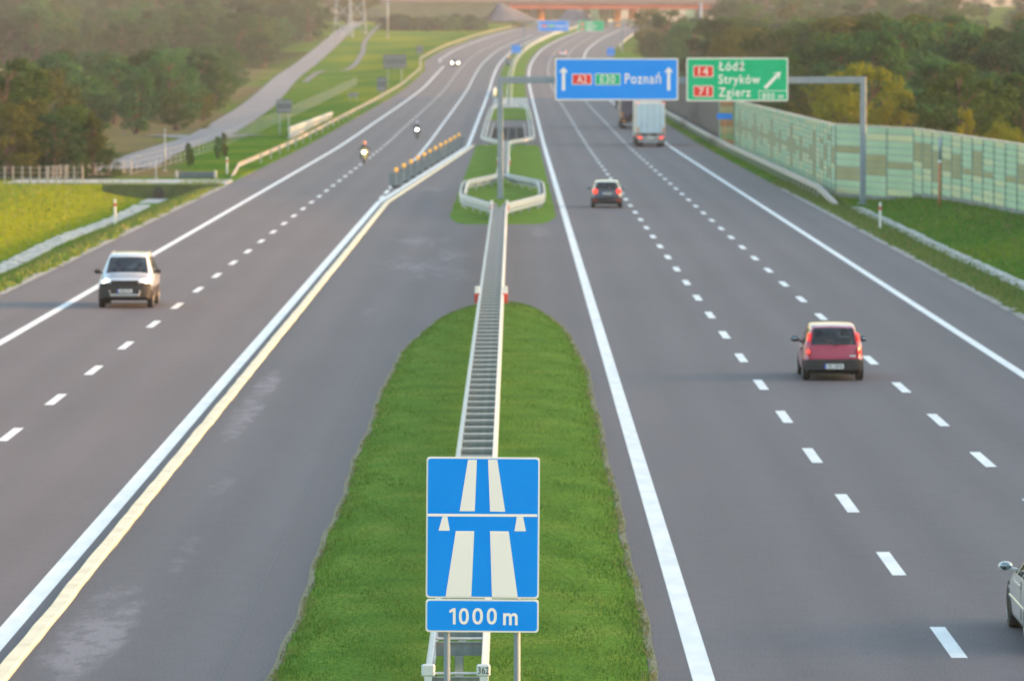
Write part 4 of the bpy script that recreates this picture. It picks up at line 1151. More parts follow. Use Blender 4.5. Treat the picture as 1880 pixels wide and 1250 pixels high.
    # wheels and arches
    for sy in (f-q['fo'], -f+q['ro']):
        for sx in (-1, 1):
            w = .2; m = MB()
            m.lathe([(R*.62,-w/2),(R*.92,-w/2),(R,-w*.36),(R,w*.36),(R*.92,w/2),(R*.62,w/2)], 28, 'x', (0,0,0))
            o = m.build('wheel', M['black'], t, smooth=False, loc=(sx*(W*.985-w/2+.02), sy, R))
            m = MB(); m.lathe([(0,-.085),(R*.55,-.08),(R*.64,-.105),(R*.64,.105),(R*.55,.08),(0,.085)], 22, 'x')
            for k in range(7):
                a = 2*math.pi*k/7; m.box(.084, .10, -.028, .028, R*.15, R*.6); 
                nn = len(m.v)-8
                for vv in range(nn, nn+8):
                    x_, y_, z_ = m.v[vv]; m.v[vv] = (x_*sx, y_*math.cos(a)-z_*math.sin(a), y_*math.sin(a)+z_*math.cos(a))
            m.build('rim', M['rim'], o)
            m = MB(); n = 20; r0, r1 = R*.9, R*1.22; xo = sx*(W*.985+.012); xi = sx*(W*.7)
            for k in range(n):
                a, b_ = math.pi*1.12*k/n-.19, math.pi*1.12*(k+1)/n-.19
                P = lambda rr, an, xx: (xx, rr*math.cos(an), rr*math.sin(an))
                m.quad(P(r0,a,xo), P(r1,a,xo), P(r1,b_,xo), P(r0,b_,xo)); m.quad(P(r1,a,xo), P(r1,a,xi), P(r1,b_,xi), P(r1,b_,xo))
            m.build('wheel_arch', M['plastic'] if q.get('cladding') else M['black'], t, loc=(0, sy, R))
    # mirrors
    for sx in (-1, 1):
        y0 = q['wstop']+(q['cowl']-q['wstop'])*.62; zz = q['belt']+.06
        m = MB(); m.sphere((sx*(W+.12), y0, zz+.02), .11, (1.05,.55,.72), 14, 8); m.tube([(sx*W*.93, y0, zz-.04), (sx*(W+.08), y0, zz)], .028, 8)
        o = m.build('door_mirror', q.get('mirror', body), t, smooth=True)
        m = MB(); m.sphere((sx*(W+.12), y0-.035, zz+.02), .09, (1.0,.34,.66), 12, 6); m.build('mirror_glass', mat('mirror', (.22,.30,.35), .12, 1) if 'mirror' not in bpy.data.materials else bpy.data.materials['mirror'], o, smooth=True)
        m = MB()
        for yy in (q['wstop']-.55,):
            m.box(min(sx*W*.985, sx*(W+.02)), max(sx*W*.985, sx*(W+.02)), yy-.09, yy+.09, zz-.20, zz-.17)
        m.build('door_handle', q.get('mirror', body), t)
        m = MB()
        for yy in ((q['wstop']+q['roofend'])/2-.05,): m.box(min(sx*W*.992, sx*(W+.003)), max(sx*W*.992, sx*(W+.003)), yy-.006, yy+.006, q['gc']+.15, zz-.10)
        m.build('door_gap', M['black'], t)
    return t
def numberplate(t, y, z, face, txt, w=.52, h=.115):
    """face = -1 rear, +1 front"""
    m = MB(); m.box(-w/2, w/2, min(y, y+.015*face), max(y, y+.015*face), z-h/2, z+h/2); p = m.build('number_plate', M['plate'], t)
    yy = y+.018*face; s = 1 if face < 0 else -1
    m = MB(); xa, xb = (-w/2, -w/2+.05) if face < 0 else (w/2-.05, w/2)
    m.box(xa, xb, min(y+.0151*face, yy), max(y+.0151*face, yy), z-h/2, z+h/2); m.build('country_band', M['plate_blue'], p)
    text(txt, h*.62, M['ink'], p, 0 if False else (.02*s), y+.02*face, z-h*.31, 'CENTER', w*.72, .02, rz=0 if face < 0 else math.pi)

CRED = paint('crimson_paint', (.36,.025,.06)); CSIL = paint('silver_paint', (.62,.63,.63), .32); CGRY = paint('graphite_paint', (.05,.06,.085)); CWHT = paint('silver_white_paint', (.58,.62,.68), .3); CGLINT = paint('glint_paint', (.60,.58,.52), .3)  # last paint is a sun glint for the dark car's roof
q_punto = dict(W=.81, H=1.51, L=3.80, belt=.93, hood=.93, nose=.66, cowl=.78, wstop=.05, roofend=-1.42, roofend_z=1.41, rw_y=-1.68, rw_z=.96, tail_y=-1.82, tail_z=.62, rail=.60, gc=.20, bump=.55, fo=.72, ro=.60, R=.285, rbump=1, mirror=M['plastic'], rwx=.80)
# red hatchback
PX, PD = 8.61, 141.8
red = make_car('hatchback_car', 'small crimson hatchback with dark bumper in the middle right lane', q_punto, CRED, M['plastic'], M['glass'], (PX, PD, 0), 0)
numberplate(red, -1.915, .40, -1, 'PZL 12098', .52, .13)
for sx in (-1, 1):
    m = MB(); P = [(.675,1.27,-1.50),(.625,1.28,-1.52),(.66,1.10,-1.66),(.715,1.08,-1.62)]
    m.v = [(sx*x, y, z) for x, z, y in P]+[(sx*x, y+.06, z) for x, z, y in P]; m.f = [(0,1,2,3),(4,5,6,7),(0,1,5,4),(1,2,6,5),(2,3,7,6),(3,0,4,7)]; m.m = [0]*6
    m.build('tail_lamp', M['tail'], red)
    m = MB(); P = [(.745,.92,-1.70),(.655,.92,-1.78),(.64,.72,-1.86),(.74,.70,-1.80)]
    m.v = [(sx*x, y, z) for x, z, y in P]+[(sx*x, y+.08, z) for x, z, y in P]; m.f = [(0,1,2,3),(4,5,6,7),(0,1,5,4),(1,2,6,5),(2,3,7,6),(3,0,4,7)]; m.m = [0]*6
    m.build('tail_lamp', M['tail_off'], red)
    m = MB(); m.sphere((sx*.69, -1.84, .79), .045, (1,.6,1.1), 10, 6); m.build('brake_light', M['tail'], red, smooth=True)
m = MB(); m.tube([(.0,-1.80,.945),(.02,-1.79,.97),(.36,-1.74,1.04)], .014, 6); m.build('rear_wiper', M['black'], red)
m = MB(); m.box(.42,.58,-1.90,-1.885,.66,.70,bev=.004); m.build('badge', M['plate'], red)
# dark hatchback, sun glint painted into its pale roof
q2 = dict(q_punto, W=.85, H=1.52, L=3.95, belt=.96, hood=.96, rw_z=1.0, roofend_z=1.43, rail=.63, square=.95, mirror=CGRY)
DX = (1114-VPX)*290.5/F
dk = make_car('hatchback_car', 'dark hatchback with glint-painted roof and lit red tail lamps in the inner right lane', q2, CGRY, M['plastic'], M['glass'], (DX, 292, 0), 0, roof=CGLINT)
numberplate(dk, -1.93, .80, -1, 'WE 4710K', .52, .12)
for sx in (-1, 1):
    m = MB(); m.sphere((sx*.66, -1.80, .93), .13, (1.0,.5,1.1), 14, 8); m.build('tail_lamp', M['tail'], dk, smooth=True)
    m = MB(); m.box(sx*.66-.11, sx*.66+.11, -1.985, -1.96, .40, .46); m.build('rear_reflector', M['tail_off'], dk)
    m = MB(); P = [(.80,.98,-1.62),(.70,1.0,-1.70),(.56,1.40,-1.46),(.60,1.42,-1.38)]
    m.v = [(sx*x, y, z) for x, z, y in P]+[(sx*x*1.01, y+.05, z) for x, z, y in P]; m.f = [(0,1,2,3),(4,5,6,7),(0,1,5,4),(1,2,6,5),(2,3,7,6),(3,0,4,7)]; m.m = [0]*6; m.build('pillar', CGLINT, dk)
# oncoming off-road car
q3 = dict(W=.93, H=1.82, L=4.38, belt=1.13, hood=1.17, nose=.93, cowl=.95, wstop=.40, roofend=-1.85, roofend_z=1.75, rw_y=-2.02, rw_z=1.08, tail_y=-2.1, tail_z=.75, rail=.65, gc=.27, bump=.80, fo=.80, ro=.95, R=.37, bigbump=1, cladding=1, square=.98, mirror=M['black'], rwx=.85)
suv = make_car('offroad_car', 'silver off-road car with lit headlamps and grey bumper coming towards the viewer on the left', q3, CWHT, M['plastic'], M['glass_dark'], ((233-VPX)*180/F, 181.0, 0), math.pi)
fy = 2.19
numberplate(suv, fy+.02, .60, 1, 'WND 25EV', .52, .12)
m = MB(); m.box(-.47, .47, fy-.14, fy-.005, .82, .96, bev=.02)
for k in range(3): m.box(-.42, .42, fy-.01, fy+.005, .86+k*.03, .872+k*.03)
m.build('grille', M['black'], suv)
for sx in (-1, 1):
    m = MB(); m.sphere((sx*.64, fy-.15, .89), .135, (1.05,.5,.82), 16, 10); m.build('headlamp', M['head'], suv, smooth=True)
m = MB(); m.box(-.5, .5, fy-.03, fy+.03, .40, .50, bev=.02); m.tube([(-.52,fy+.03,.62),(-.50,fy+.05,.47),(.50,fy+.05,.47),(.52,fy+.03,.62)], .03, 8); m.build('skid_bar', M['metal_dull'], suv)
m = MB()
for sx in (-.62, .62): m.tube([(sx,.0,1.76),(sx,-.15,1.82),(sx,-1.6,1.82),(sx,-1.7,1.79)], .014, 8)
m.build('roof_rails', CWHT, suv)
# silver car half out of the frame
q4 = dict(W=.89, H=1.44, L=4.62, belt=.94, hood=.95, nose=.70, cowl=1.0, wstop=.25, roofend=-1.15, roofend_z=1.36, rw_y=-1.72, rw_z=1.02, tail_y=-2.22, tail_z=.98, rail=.60, gc=.17, bump=.58, fo=.88, ro=1.02, R=.325, hatch=0, qglass=0, square=.97, rwx=.78)
sil = make_car('saloon_car', 'silver saloon car with round mirror cut off by the right edge of the picture', q4, CSIL, CSIL, M['glass_dark'], (8.57, 79.1, 0), 0)
for sx in (-1, 1):
    m = MB(); m.box(min(sx*.885, sx*.905), max(sx*.885, sx*.905), -1.0, 1.25, .50, .55, bev=.008); m.build('rub_strip', CSIL, sil)
    m = MB(); m.sphere((sx*.72, -2.2, .86), .13, (1,.6,.8), 12, 8); m.build('tail_lamp', M['tail_off'], sil, smooth=True)
numberplate(sil, -2.335, .74, -1, 'PO 8KW54')
# far cars
far = make_car('oncoming_car', 'distant oncoming car seen only as two white headlamps on the left carriageway', q4, CGRY, CGRY, M['glass_dark'], (-13.2+D(1105), 1110, ZR(1110)), math.pi)
for sx in (-1, 1):
    m = MB(); m.sphere((sx*.66, 2.22, .72), .12, (1,.5,.8), 12, 8); m.build('headlamp', M['head_far'], far, smooth=True)
fc = make_car('distant_car', 'distant white car just above the left end of the Poznań board', q2, CWHT, CWHT, M['glass_dark'], ((1033-VPX)*1215/F, 1215, ZR(1215)), 0)
for sx in (-1, 1):
    m = MB(); m.sphere((sx*.66, -1.85, .9), .14, (1,.5,1), 10, 6); m.build('tail_lamp', M['tail'], fc, smooth=True)

# ------------------------------------------------------------------ lorries
def lorry(label, X, d, side, door, lit=True, gear=True, length=13.4, stripe=None, hd=2.75):
    t = thing('lorry', label, 'lorry', (X, d, ZR(d))); w = 1.27; z0, z1 = 1.18, 1.18+hd
    m = MB(); m.box(-w, w, .02, length, z0, z1, bev=.05); m.box(-w-.01, w+.01, .0, .12, z1-.1, z1+.02); m.build('box_body', side, t)
    for sx in (-1, 1):
        m = MB(); a, b = (.01, w-.06) if sx > 0 else (-w+.06, -.01)
        m.box(a, b, -.06, .0, z0+.06, z1-.1)
        for k in range(5): x = a+(b-a)*(k+.5)/5; m.box(x-.045, x+.045, -.075, -.06, z0+.1, z1-.14, bev=.005)
        dr = m.build('rear_door', door, t)
        if gear:
            m = MB()
            for x in ((.3, .85) if sx > 0 else (-.85, -.3)): m.tube([(x, -.11, z0+.05), (x, -.11, z1-.12)], .022, 6); m.box(x-.05, x+.05, -.14, -.09, z0+.65, z0+.82)
            m.build('lock_bar', M['metal_dull'], dr)
        m = MB(); m.sphere((sx*1.16, -.06, z1-.03), .06, seg=10, rings=6); m.build('top_marker_light', M['tail'] if lit else M['tail_off'], t, smooth=True)
        m = MB(); m.box(sx*1.13-.07, sx*1.13+.07, -.10, -.065, z0+.08, z0+.55, bev=.01); m.build('orange_strip', M['orange_lens'], t)
        m = MB(); m.sphere((sx*.93, -.09, .82), .13, (1.1,.4,.9), 12, 8); m.build('tail_lamp', M['tail'] if lit else M['orange_lens'], t, smooth=True)
        m = MB(); m.sphere((sx*1.22, .3, .92), .08, (.5,1,1), 10, 6); m.build('side_light', M['tail'] if lit else M['orange_lens'], t, smooth=True)
        for y in (2.2, 3.5, 4.8):
            m = MB(); m.lathe([(.22,-.3),(.46,-.3),(.5,-.24),(.5,.24),(.46,.3),(.22,.3)], 24, 'x'); m.build('wheel', M['black'], t, loc=(sx*.95, y, .5))
        m = MB(); m.lathe([(.22,-.15),(.46,-.15),(.5,-.1),(.5,.1),(.46,.15),(.22,.15)], 24, 'x'); m.build('wheel', M['black'], t, loc=(sx*1.05, length+1.4, .5))
        m = MB(); m.box(sx*.95-.33, sx*.95+.33, 1.5, 1.53, .25, .95); m.build('mudflap', M['black'], t)
    m = MB(); m.box(-1.2, 1.2, -.08, .1, .62, 1.0, bev=.03); m.build('lamp_bar', M['concrete'] if lit else M['plastic'], t)
    m = MB(); m.box(-.26, .26, -.1, -.085, .72, .84); m.build('number_plate', M['plate'], t)
    m = MB(); m.box(-1.1, 1.1, -.02, .1, .40, .55, bev=.02)
    for sx in (-.5, .5): m.box(sx-.05, sx+.05, 0, .1, .5, 1.0)
    m.build('underrun_bar', M['metal_dull'], t)
    m = MB()
    for sx in (-.45, .45): m.box(sx-.06, sx+.06, .1, length, .85, 1.15)
    m.build('chassis', M['black'], t)
    m = MB(); m.box(-1.22, 1.22, length+.4, length+2.3, .55, 3.5, bev=.18); m.box(-1.1, 1.1, length+.3, length+1.6, 3.45, 3.85, bev=.1); cb = m.build('cab', side, t)
    m = MB(); m.box(-1.1, 1.1, length+2.29, length+2.32, 1.9, 2.9, bev=.01); m.build('windscreen', M['glass_dark'], cb)
    for sx in (-1, 1): m = MB(); m.box(sx*1.42-.12, sx*1.42+.12, length+1.9, length+2.0, 2.0, 2.8, bev=.03); m.build('mirror', M['black'], cb)
    return t
WB_ = mat('trailer_side', (.62,.58,.52), .5, 0, (.56,.52,.47), .8); WD = mat('trailer_door', (.62,.76,.86), .45, 0, (.55,.70,.80), .9)
lorry('white box lorry with pale blue rear doors and red lights in the outer lane', (1195-VPX)*463/F, 464, WB_, WD)
lorry('dark tarpaulin lorry partly hidden in front of the white box lorry', (1163-VPX)*545/F, 548, mat('brown_side', (.30,.22,.20), .6), mat('dark_tarp', (.055,.055,.09), .6, 0, (.07,.07,.11), 1), lit=False, gear=False, hd=2.7)
lorry('pale far lorry glinting in the low sun under the right half of the bridge', (1190-VPX)*1560/F+6, 1590, mat('sunlit_white', (.8,.76,.68), .35), mat('sunlit_door', (.75,.62,.5), .3), lit=False, gear=False)

# ------------------------------------------------------------------ motorcycles and riders
def skin_figure(name, joints, edges, mt, parent=None, root=0, sub=2, loc=None):
    """joints: list of ((x,y,z), (rx,ry)); one continuous surface grown over a skeleton"""
    me = bpy.data.meshes.new(name); me.from_pydata([j[0] for j in joints], edges, [])
    o = bpy.data.objects.new(name, me); COL.objects.link(o)
    md = o.modifiers.new('skin', 'SKIN'); md.use_smooth_shade = True
    for k, j in enumerate(joints):
        sv = me.skin_vertices[0].data[k]; sv.radius = j[1] if isinstance(j[1], tuple) else (j[1], j[1]); sv.use_root = (k == root)
    o.modifiers.new('sub', 'SUBSURF').levels = sub; o.modifiers['sub'].render_levels = sub
    bpy.context.view_layer.update()
    m2 = bpy.data.meshes.new_from_object(o.evaluated_get(bpy.context.evaluated_depsgraph_get()))
    o.modifiers.clear(); o.data = m2; m2.materials.clear(); m2.materials.append(mt)
    m2.polygons.foreach_set('use_smooth', [True]*len(m2.polygons))
    if parent: o.parent = parent
    if loc: o.location = loc
    return o
def motorcycle(label, X, d, fairing, yaw=math.pi):
    t = thing('motorcycle', label, 'motorcycle', (X, d, ZR(d)), yaw)
    for y, w in ((.74, .06), (-.70, .09)):
        m = MB(); n0 = 0; R = .31
        m.lathe([(R*.66,-w),(R*.9,-w),(R,-w*.3),(R,w*.3),(R*.9,w),(R*.66,w)], 26, 'x'); q = m.build('wheel', M['black'], t, loc=(0,y,R))
        m = MB(); m.lathe([(0,-.03),(.06,-.06),(.06,.06),(0,.03)], 12, 'x')
        for k in range(5):
            a = 2*math.pi*k/5; m.tube([(0,0,0),(0,.21*math.cos(a),.21*math.sin(a))], .015, 6)
        m.build('rim', M['rim'], q)
    m = MB()
    for sx in (-.1, .1): m.tube([(sx,.74,.31),(sx,.52,.92)], .028, 8)
    m.tube([(-.36,.36,1.02),(-.2,.50,1.0),(0,.52,.98),(.2,.50,1.0),(.36,.36,1.02)], .018, 8); m.build('fork_and_handlebar', M['metal_dull'], t)
    m = MB(); m.sphere((0,.10,.52), .30, (.62,1.2,.8)); m.sphere((0,.16,.84), .22, (.75,1.5,.75)); m.tube([(0,-.2,.72),(0,-.7,.9)], .10, 10, r1=.06); m.build('engine_and_tank', fairing, t, smooth=True)
    m = MB(); m.sphere((0,.60,.86), .27, (.95,.75,1.15)); m.sphere((0,.80,.55), .12, (.7,1.6,.5)); m.build('fairing', fairing, t, smooth=True)
    m = MB(); m.sphere((0,.58,1.16), .2, (.9,.35,.9)); m.build('windshield', M['glass_dark'], t, smooth=True)
    m = MB(); m.sphere((0,.80,.88), .10, (1,.5,1)); m.build('headlamp', M['head_moto'], t, smooth=True)
    m = MB(); m.tube([(.19,-.1,.36),(.2,-.75,.5)], .06, 10); m.build('exhaust', M['metal'], t)
    for sx in (-1, 1):
        m = MB(); m.sphere((sx*.42,.44,1.16), .07, (1.1,.5,.7), 10, 6); m.tube([(sx*.3,.42,1.03),(sx*.42,.44,1.15)], .01, 5); m.build('mirror', M['black'], t)
    return t
def rider(label, X, d, suit, helm, yaw=math.pi):
    t = thing('person', label, 'person', (X, d, ZR(d)), yaw)
    J = [((0,-.22,.86),(.15,.12)), ((0,-.12,1.06),(.15,.11)), ((0,.02,1.26),(.19,.12)), ((0,.08,1.38),(.11,.09)), ((0,.11,1.44),.06), ((0,.13,1.50),.07)]
    E_ = [(0,1),(1,2),(2,3),(3,4),(4,5)]
    for s in (-1, 1):
        b = len(J); J += [((s*.19,.04,1.32),.075), ((s*.33,.12,1.12),.055), ((s*.34,.33,1.05),.042), ((s*.335,.39,1.05),.045)]; E_ += [(3,b),(b,b+1),(b+1,b+2),(b+2,b+3)]
        b = len(J); J += [((s*.12,-.16,.82),.10), ((s*.27,.26,.74),.075), ((s*.22,-.02,.42),.055), ((s*.22,.0,.30),.05), ((s*.23,.14,.29),.04)]; E_ += [(0,b),(b,b+1),(b+1,b+2),(b+2,b+3),(b+3,b+4)]
    body = skin_figure('body', J, E_, suit, t)
    m = MB(); m.sphere((0,.15,1.60), .145, (.92,1.08,1.05)); m.sphere((0,.22,1.54), .10, (.95,1,.8)); m.build('helmet', helm, t, smooth=True)
    m = MB(); m.sphere((0,.215,1.61), .105, (.98,1,.48)); m.build('visor', M['black'], t, smooth=True)
    return t
M['head_moto'] = emit('motorcycle_headlamp', (1.0,.93,.80), 6)
X1, d1 = (669-VPX)*400/F, 400.0; X2, d2 = (766-VPX)*500/F, 500.0
motorcycle('yellow-green motorcycle with lit headlamp nearest the viewer in the left carriageway', X1, d1, paint('lime_paint', (.42,.50,.06)))
rider('rider in dark jacket and orange helmet on the nearer yellow-green motorcycle', X1, d1, mat('dark_suit', (.05,.06,.09), .7), paint('orange_helmet', (.85,.30,.16)))
motorcycle('black motorcycle with lit headlamp farther up the left carriageway', X2, d2, paint('black_fairing', (.03,.03,.035)))
rider('rider in blue-grey jacket and pale helmet on the farther black motorcycle', X2, d2, mat('blue_suit', (.10,.13,.20), .7), paint('pale_helmet', (.42,.48,.66)))
# two people inside the off-road car
sk = mat('skin_tone', (.50,.30,.22), .6)
for sx, lab, cl in ((-.36, 'driver in a dark top behind the windscreen of the silver off-road car', (.06,.07,.10)), (.36, 'passenger in a reddish top behind the windscreen of the silver off-road car', (.30,.10,.09))):
    wx, wy = suv.location.x-sx, suv.location.y-.0
    t = thing('person', lab, 'person', (wx, wy-0.0, .45), math.pi); t['label'] = lab
    J = [((0,-.02,.20),(.15,.12)), ((0,-.05,.45),(.17,.11)), ((0,-.05,.62),(.12,.09)), ((0,-.03,.72),.055), ((0,-.01,.84),(.085,.10)), ((0,0,.93),(.07,.08))]
    E_ = [(0,1),(1,2),(2,3),(3,4),(4,5)]
    for s in (-1, 1):
        b = len(J); J += [((s*.19,-.03,.60),.065), ((s*.22,.10,.38),.05), ((s*.12,.35,.46),.035), ((s*.10,.42,.48),.04)]; E_ += [(2,b),(b,b+1),(b+1,b+2),(b+2,b+3)]
        b = len(J); J += [((s*.10,.05,.16),.09), ((s*.12,.45,.18),.07)]; E_ += [(0,b),(b,b+1)]
    skin_figure('body', J, E_, sk, t)
    m = MB(); m.sphere((0,-.05,.42), .2, (.95,.68,1.15)); m.build('jumper', mat('jumper', cl, .9), t, smooth=True)
    m = MB(); m.sphere((0,-.03,.93), .10, (.95,1.02,.75)); m.build('hair', mat('hair', (.05,.035,.025), .8), t, smooth=True)

# ------------------------------------------------------------------ trees
def leaf_mat(name, a, b, c, rnd=.30):
    m, nt, p = new_mat(name); L = nt.links.new
    p.inputs['Roughness'].default_value = .8; p.inputs['Specular IOR Level'].default_value = .06
    oi = N(nt, 'ShaderNodeObjectInfo'); tc = N(nt, 'ShaderNodeTexCoord'); nz = N(nt, 'ShaderNodeTexNoise'); nz.inputs['Scale'].default_value = .9; nz.inputs['Detail'].default_value = 6
    L(tc.outputs['Object'], nz.inputs[0]); r = N(nt, 'ShaderNodeValToRGB'); e = r.color_ramp.elements; e.new(.5)
    for k, (pp, cc) in enumerate(((.34, a), (.5, b), (.68, c))): e[k].position = pp; e[k].color = col4(cc)
    L(nz.outputs['Fac'], r.inputs[0])
    hs = N(nt, 'ShaderNodeHueSaturation'); m1 = N(nt, 'ShaderNodeMapRange'); m1.inputs[3].default_value = .485; m1.inputs[4].default_value = .515
    m2 = N(nt, 'ShaderNodeMapRange'); m2.inputs[3].default_value = 1-rnd; m2.inputs[4].default_value = 1+rnd
    L(oi.outputs['Random'], m1.inputs[0]); L(oi.outputs['Random'], m2.inputs[0])
    wn = N(nt, 'ShaderNodeTexWhiteNoise'); wn.noise_dimensions = '1D'; L(oi.outputs['Random'], wn.inputs['W']); L(wn.outputs['Value'], m2.inputs[0])
    L(m1.outputs[0], hs.inputs['Hue']); L(m2.outputs[0], hs.inputs['Value']); L(r.outputs[0], hs.inputs['Color']); L(hs.outputs[0], p.inputs['Base Color'])
    tl = N(nt, 'ShaderNodeBsdfTranslucent'); L(hs.outputs[0], tl.inputs[0]); mx = N(nt, 'ShaderNodeMixShader'); mx.inputs[0].default_value = .3
    L(p.outputs[0], mx.inputs[1]); L(tl.outputs[0], mx.inputs[2]); L(mx.outputs[0], nt.nodes['Material Output'].inputs[0])
    return m
LM = {'green': leaf_mat('leaves_green', (.018,.070,.030), (.036,.112,.040), (.074,.18,.05), .34),
      'olive': leaf_mat('leaves_olive', (.021,.058,.016), (.044,.096,.022), (.088,.148,.026), .32),
      'yellow': leaf_mat('leaves_yellow', (.10,.13,.015), (.17,.19,.018), (.25,.24,.02), .1),
      'dark': leaf_mat('needles_dark', (.010,.038,.018), (.018,.06,.024), (.036,.086,.028), .3),
      'amber': leaf_mat('leaves_amber', (.04,.062,.016), (.07,.088,.02), (.11,.115,.024), .15)}
def crown_mesh(kind, seed, nleaf=3400):
    """leaf cards gathered in clumps; unit height 1, crown starts low"""
    r = np.random.default_rng(seed); cl = []
    K = {'broad': 64, 'cone': 48, 'shrub': 34, 'tall': 56}[kind]
    for k in range(K):
        if kind == 'broad': z = r.uniform(.10, .93); R = .38*math.sqrt(max(.06, 1-((z-.48)/.48)**2)); s = r.uniform(.06, .13)
        elif kind == 'tall': z = r.uniform(.09, .95); R = .25*math.sqrt(max(.04, 1-((z-.5)/.5)**2)); s = r.uniform(.05, .10)
        elif kind == 'cone': z = .10+.86*r.random()**.8; R = .30*(1-z)**.75+.02; s = .04+.07*(1-z)
        else: z = r.uniform(.08, .88); R = .5*math.sqrt(max(.05, 1-((z-.35)/.58)**2)); s = r.uniform(.09, .16)
        a = r.uniform(0, 2*math.pi); q = math.sqrt(r.uniform(.15, 1.0))*R*r.uniform(.8, 1.2)
        cl.append((q*math.cos(a), q*math.sin(a), z, s))
    cl = np.array(cl); n = nleaf; idx = r.integers(0, K, n); c = cl[idx]
    u = r.normal(size=(n, 3)); u /= np.linalg.norm(u, axis=1)[:, None]; rad = r.uniform(.45, 1.15, n)**.6
    P = c[:, :3]+u*(c[:, 3]*rad)[:, None]*np.array([1, 1, .72])
    ls = r.uniform(.008, .020, n)*(1.15 if kind == 'shrub' else 1)
    nn = u+r.normal(size=(n, 3))*.7; nn /= np.linalg.norm(nn, axis=1)[:, None]
    a = np.cross(nn, r.normal(size=(n, 3))); a /= np.linalg.norm(a, axis=1)[:, None]; b = np.cross(nn, a)
    v = np.empty((n, 4, 3)); a *= ls[:, None]; b *= (ls*.62)[:, None]
    v[:, 0] = P-a; v[:, 1] = P-b*.9+a*.15; v[:, 2] = P+a; v[:, 3] = P+b
    me = bpy.data.meshes.new('crown'); me.vertices.add(n*4); me.vertices.foreach_set('co', v.ravel()); me.loops.add(n*4); me.loops.foreach_set('vertex_index', np.arange(n*4, dtype=np.int32))
    me.polygons.add(n); me.polygons.foreach_set('loop_start', np.arange(0, n*4, 4, dtype=np.int32)); me.update(calc_edges=True); me.validate()
    return me, cl
def trunk_mesh(kind, cl, seed):
    r = random.Random(seed); m = MB(); top = .9 if kind != 'shrub' else .5
    pts = [(0,0,-.05)]; x = y = 0
    for k in range(1, 7): x += r.uniform(-.012,.012); y += r.uniform(-.012,.012); pts.append((x, y, top*k/6))
    m.tube(pts, [.026,.022,.018,.014,.010,.006,.003], 7)
    for c in cl[::2]:
        z = max(.05, c[2]-.14-abs(c[0])*.4); k = min(5, int(z/top*6)); p = pts[k]
        m.tube([(p[0], p[1], p[2]), ((p[0]+c[0])/2, (p[1]+c[1])/2, (p[2]+c[2])/2+.01), (c[0], c[1], c[2])], [.009,.006,.002], 5, cap=False)
    me = bpy.data.meshes.new('trunk'); me.from_pydata(m.v, [], m.f); me.materials.append(M['bark']); me.update(); return me
PROTO = {}
def proto(kind, lm, i):
    k = (kind, lm, i)
    if k not in PROTO:
        me, cl = crown_mesh(kind, hash(kind) % 1 + {'broad':10,'cone':40,'shrub':70,'tall':90}[kind]+i*3+len(lm), 8500 if kind in ('broad','tall') else 6000)
        me.materials.append(LM[lm]); PROTO[k] = (me, trunk_mesh(kind, cl, i))
    return PROTO[k]
TREES = 0
def tree(kind, lm, X, d, h, label, group=None, z=None, nm=None, wide=1.0):
    global TREES; TREES += 1
    me, tr = proto(kind, lm, random.randrange(3))
    nm = nm or {'broad': 'leafy_tree', 'cone': 'pine_tree', 'shrub': 'bush', 'tall': 'birch_tree'}[kind]
    t = thing(nm, label, 'bush' if kind == 'shrub' else 'tree', (X, d, (ZG(X, d) if z is None else z)-.05), random.uniform(0, 6.3), group)
    t.scale = (h*wide*random.uniform(.9,1.15), h*wide*random.uniform(.9,1.15), h)
    for n_, q in (('crown', me), ('trunk', tr)):
        o = bpy.data.objects.new(n_, q); COL.objects.link(o); o.parent = t
    return t
def tp(kind, lm, px, d, h, label, group=None, **k): return tree(kind, lm, (px-VPX)*d/F, d, h, label, group, **k)
# near left edge, individually
tp('broad', 'olive', 12, 378, 8.6, 'tallest dark tree at the left edge above the yellow bank')
tp('broad', 'olive', -60, 384, 8.6, 'dark tree cut by the left edge of the picture')
tp('broad', 'amber', 60, 372, 5.6, 'yellowish tree right of the tallest dark tree at the left edge')
tp('broad', 'amber', 20, 362, 5.2, 'brownish tree standing in front of the tallest tree at the left edge')
tp('broad', 'dark', 100, 364, 4.6, 'round very dark tree above the small fence posts')
tp('broad', 'olive', 135, 374, 5.0, 'olive tree between the round dark tree and the service road')
tp('cone', 'amber', 170, 366, 4.6, 'pointed brownish conifer left of the pale service road')
tp('shrub', 'olive', 200, 362, 2.0, 'low bush at the corner where the service road meets the fence')
tp('shrub', 'olive', 150, 356, 1.6, 'small low bush behind the small fence posts')
tp('shrub', 'amber', 45, 353, 1.8, 'brown low bush behind the pale fence at the far left')
tp('tall', 'olive', -30, 366, 7, 'slim olive tree at the very left edge')
tp('broad', 'amber', 85, 470, 8, 'rusty tinted tree behind the near left trees')
tp('broad', 'olive', 30, 480, 8.5, 'olive tree rising behind the tallest near left tree')
for px, d, h, lm, lab in ((346, 385, 1.9, 'olive', 'thin young sapling left of the service road junction'), (353, 392, 1.3, 'green', 'smallest sapling beside the thin young sapling'), (401, 415, 1.9, 'green', 'green sapling on the service road edge'), (412, 425, 2.0, 'amber', 'reddish brown sapling on the service road edge')):
    tp('tall', lm, px, d, h, lab, nm='sapling', wide=.6)
